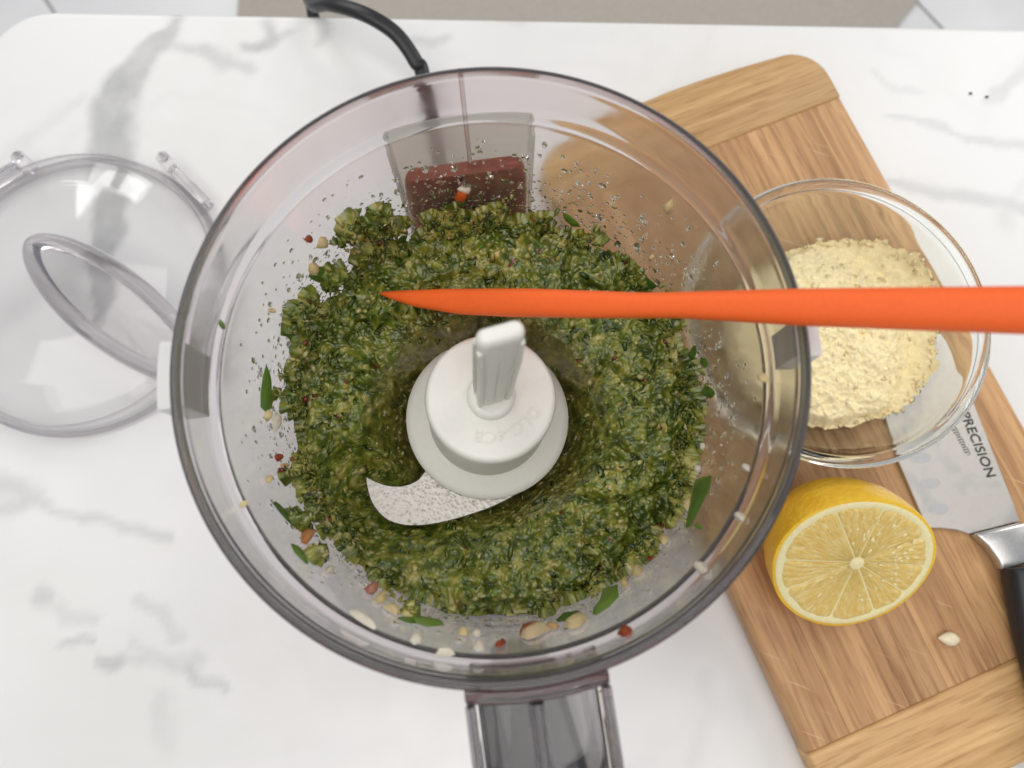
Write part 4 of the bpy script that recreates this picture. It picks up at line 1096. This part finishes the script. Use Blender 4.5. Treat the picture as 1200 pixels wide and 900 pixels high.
def lemon():
    n = 96
    sh = lambda a: 1 + .025 * math.cos(2 * a + .3) + .015 * math.sin(3 * a) + (.02 * math.cos(a - 2.6))
    rings = [(1.0, 0.0), (1.004, -.0012), (1.003, -.004), (.985, -.010), (.93, -.018), (.82, -.0255), (.66, -.031), (.46, -.0345), (.28, -.0362), (.16, -.0380), (.08, -.0392)]
    Rl = .0334
    V, F = [], []
    for s, z in rings:
        for i in range(n):
            a = 2 * math.pi * i / n; r = Rl * s * (sh(a) if s > .3 else 1) * (1 + .004 * math.sin(7 * a + z * 300)); V.append((r * math.cos(a), r * math.sin(a), z))
    V.append((0, 0, -.0395))
    for j in range(len(rings) - 1):
        for i in range(n): F.append((j * n + i, j * n + (i + 1) % n, (j + 1) * n + (i + 1) % n, (j + 1) * n + i))
    k0 = (len(rings) - 1) * n
    for i in range(n): F.append((k0 + i, k0 + (i + 1) % n, len(V) - 1))
    # thin peel ring on the face
    b0 = len(V)
    for i in range(n):
        a = 2 * math.pi * i / n; r = Rl * .962 * sh(a); V.append((r * math.cos(a), r * math.sin(a), .0002))
    for i in range(n): F.append((i, (i + 1) % n, b0 + (i + 1) % n, b0 + i))
    mk('peel', V, F, M['peel'], lm, angle=60)
    # pith disc just inside, segments stand proud of it
    V, F = [], []
    for s, z in ((.965, .0001), (.95, .0004), (.89, .0003), (.84, -.0002), (0, -.0002)):
        if s == 0: V.append((0, 0, z)); continue
        for i in range(n):
            a = 2 * math.pi * i / n; r = Rl * s * sh(a); V.append((r * math.cos(a), r * math.sin(a), z))
    for j in range(3):
        for i in range(n): F.append((j * n + i, j * n + (i + 1) % n, (j + 1) * n + (i + 1) % n, (j + 1) * n + i))
    for i in range(n): F.append((3 * n + i, 3 * n + (i + 1) % n, 4 * n))
    mk('pith', V, F, M['pith'], lm, angle=80)
    angs = [0, 30, 79, 118, 176, 207, 263, 301, 331, 360]
    angs = [x + 4 for x in angs]
    cxo, cyo = .0006, .0012
    for k_ in range(len(angs) - 1):
        a0, a1 = math.radians(angs[k_]), math.radians(angs[k_ + 1]); na, nr = 22, 26
        V, F, C = [], [], []
        for i in range(na + 1):
            u = i / na
            for j in range(nr + 1):
                s = j / nr; rad0 = .0028 + .0004 * math.sin(k_ * 2.1); 
                a = a0 + (a1 - a0) * u
                rmax = Rl * (.900 + .012 * math.sin(9 * a + 1) + .008 * math.sin(17 * a)) * sh(a)
                rr_ = rad0 + (rmax - rad0) * s
                gap = (.00020 + .0001 * math.sin(k_ * 3.7)) / max(rr_, .003)                     # membrane between neighbours
                aa = a0 + gap + (a1 - a0 - 2 * gap) * u
                # rounded outer corners
                cr = min(1, min(u, 1 - u) * 7); rr2 = rr_ * (1 - .05 * (1 - cr) ** 2 * s)
                edge_ = min(1, min(u, 1 - u) * (a1 - a0) * rr_ / .0011, (1 - s) * 12, s * 14 + .05)
                z = -.0004 + .0011 * edge_ ** .5 + .00035 * math.sin(aa * 60 + rr_ * 500 + k_) * edge_ * (.5 + .5 * math.sin(rr_ * 1600 + aa * 23))
                V.append((rr2 * math.cos(aa) + cxo * (1 - s), rr2 * math.sin(aa) + cyo * (1 - s), z)); C.append((s, aa * .5, k_ * .13))
        for i in range(na):
            for j in range(nr):
                A = i * (nr + 1) + j; F.append((A, A + nr + 1, A + nr + 2, A + 1))
        o = npmesh('segment', np.array(V), np.array(F), M['flesh'], lm, np.array(C))
    g_ = np.random.default_rng(4); V, F = [], []
    for _ in range(70):
        a = g_.normal(.5, 1.0); r = .026 * math.sqrt(g_.uniform(.05, 1)); s_ = g_.uniform(.00025, .0008); el = g_.uniform(1, 2.2)
        cx_, cy_ = r * math.cos(a), r * math.sin(a); b0 = len(V)
        for L in range(3):
            e = L / 3 * math.pi / 2
            for k_ in range(8):
                t = 2 * math.pi * k_ / 8; u, v = s_ * el * math.cos(e) * math.cos(t), s_ * math.cos(e) * math.sin(t)
                V.append((cx_ + u * math.cos(a) - v * math.sin(a), cy_ + u * math.sin(a) + v * math.cos(a), .0006 + s_ * .6 * math.sin(e)))
        V.append((cx_, cy_, .0006 + s_ * .6)); F.append(tuple(b0 + k_ for k_ in range(8)))
        for L in range(2):
            for k_ in range(8): F.append((b0 + L * 8 + k_, b0 + L * 8 + (k_ + 1) % 8, b0 + L * 8 + 8 + (k_ + 1) % 8, b0 + L * 8 + 8 + k_))
        for k_ in range(8): F.append((b0 + 16 + k_, b0 + 16 + (k_ + 1) % 8, b0 + 24))
    o = mk('juice_glints', V, F, M['juice_glint'], lm); o['kind'] = 'stuff'  # pale juice drops that act as painted glints on the cut face
    lathe('core', [(.0032, -.0003), (.003, .0006), (.0018, .0010), (0, .0011)], 16, M['pith'], lm, (cxo, cyo, 0), closed=False)
lemon()

def pip(name, loc_, l, w, h, mat, rz, label, cat):
    V, F = [], []; n, m = 14, 10
    for i in range(n + 1):
        t = i / n; r = math.sin(math.pi * t) ** .75 * (1 - .35 * t) if 0 < i < n else .02
        for j in range(m):
            a = 2 * math.pi * j / m; V.append(((t - .5) * l, r * w / 2 * math.cos(a), h / 2 + r * h / 2 * math.sin(a)))
    for i in range(n):
        for j in range(m): F.append((i * m + j, i * m + (j + 1) % m, (i + 1) * m + (j + 1) % m, (i + 1) * m + j))
    F.append(tuple(range(m))); F.append(tuple(n * m + j for j in range(m)))
    o = mk(name, V, F, mat, None); o.location = loc_; o.rotation_euler = (0, 0, rz); tag(o, label, cat); return o
pip('lemon_seed', P(1109, 748, BT), .0100, .0074, .0045, M['seed'], math.radians(175), 'pale lemon seed lying on the board near the knife handle', 'seed')
for x, y, w_ in ((1137, 110, 'closer to the board'), (1156, 114, 'farther from the board')):
    o = pip('crumb', P(x, y, 0), .0021, .0016, .0012, M['crumb'], x, f'tiny dark crumb on the bare marble, the one {w_}', 'crumb'); o['group'] = 'dark crumbs on the marble'
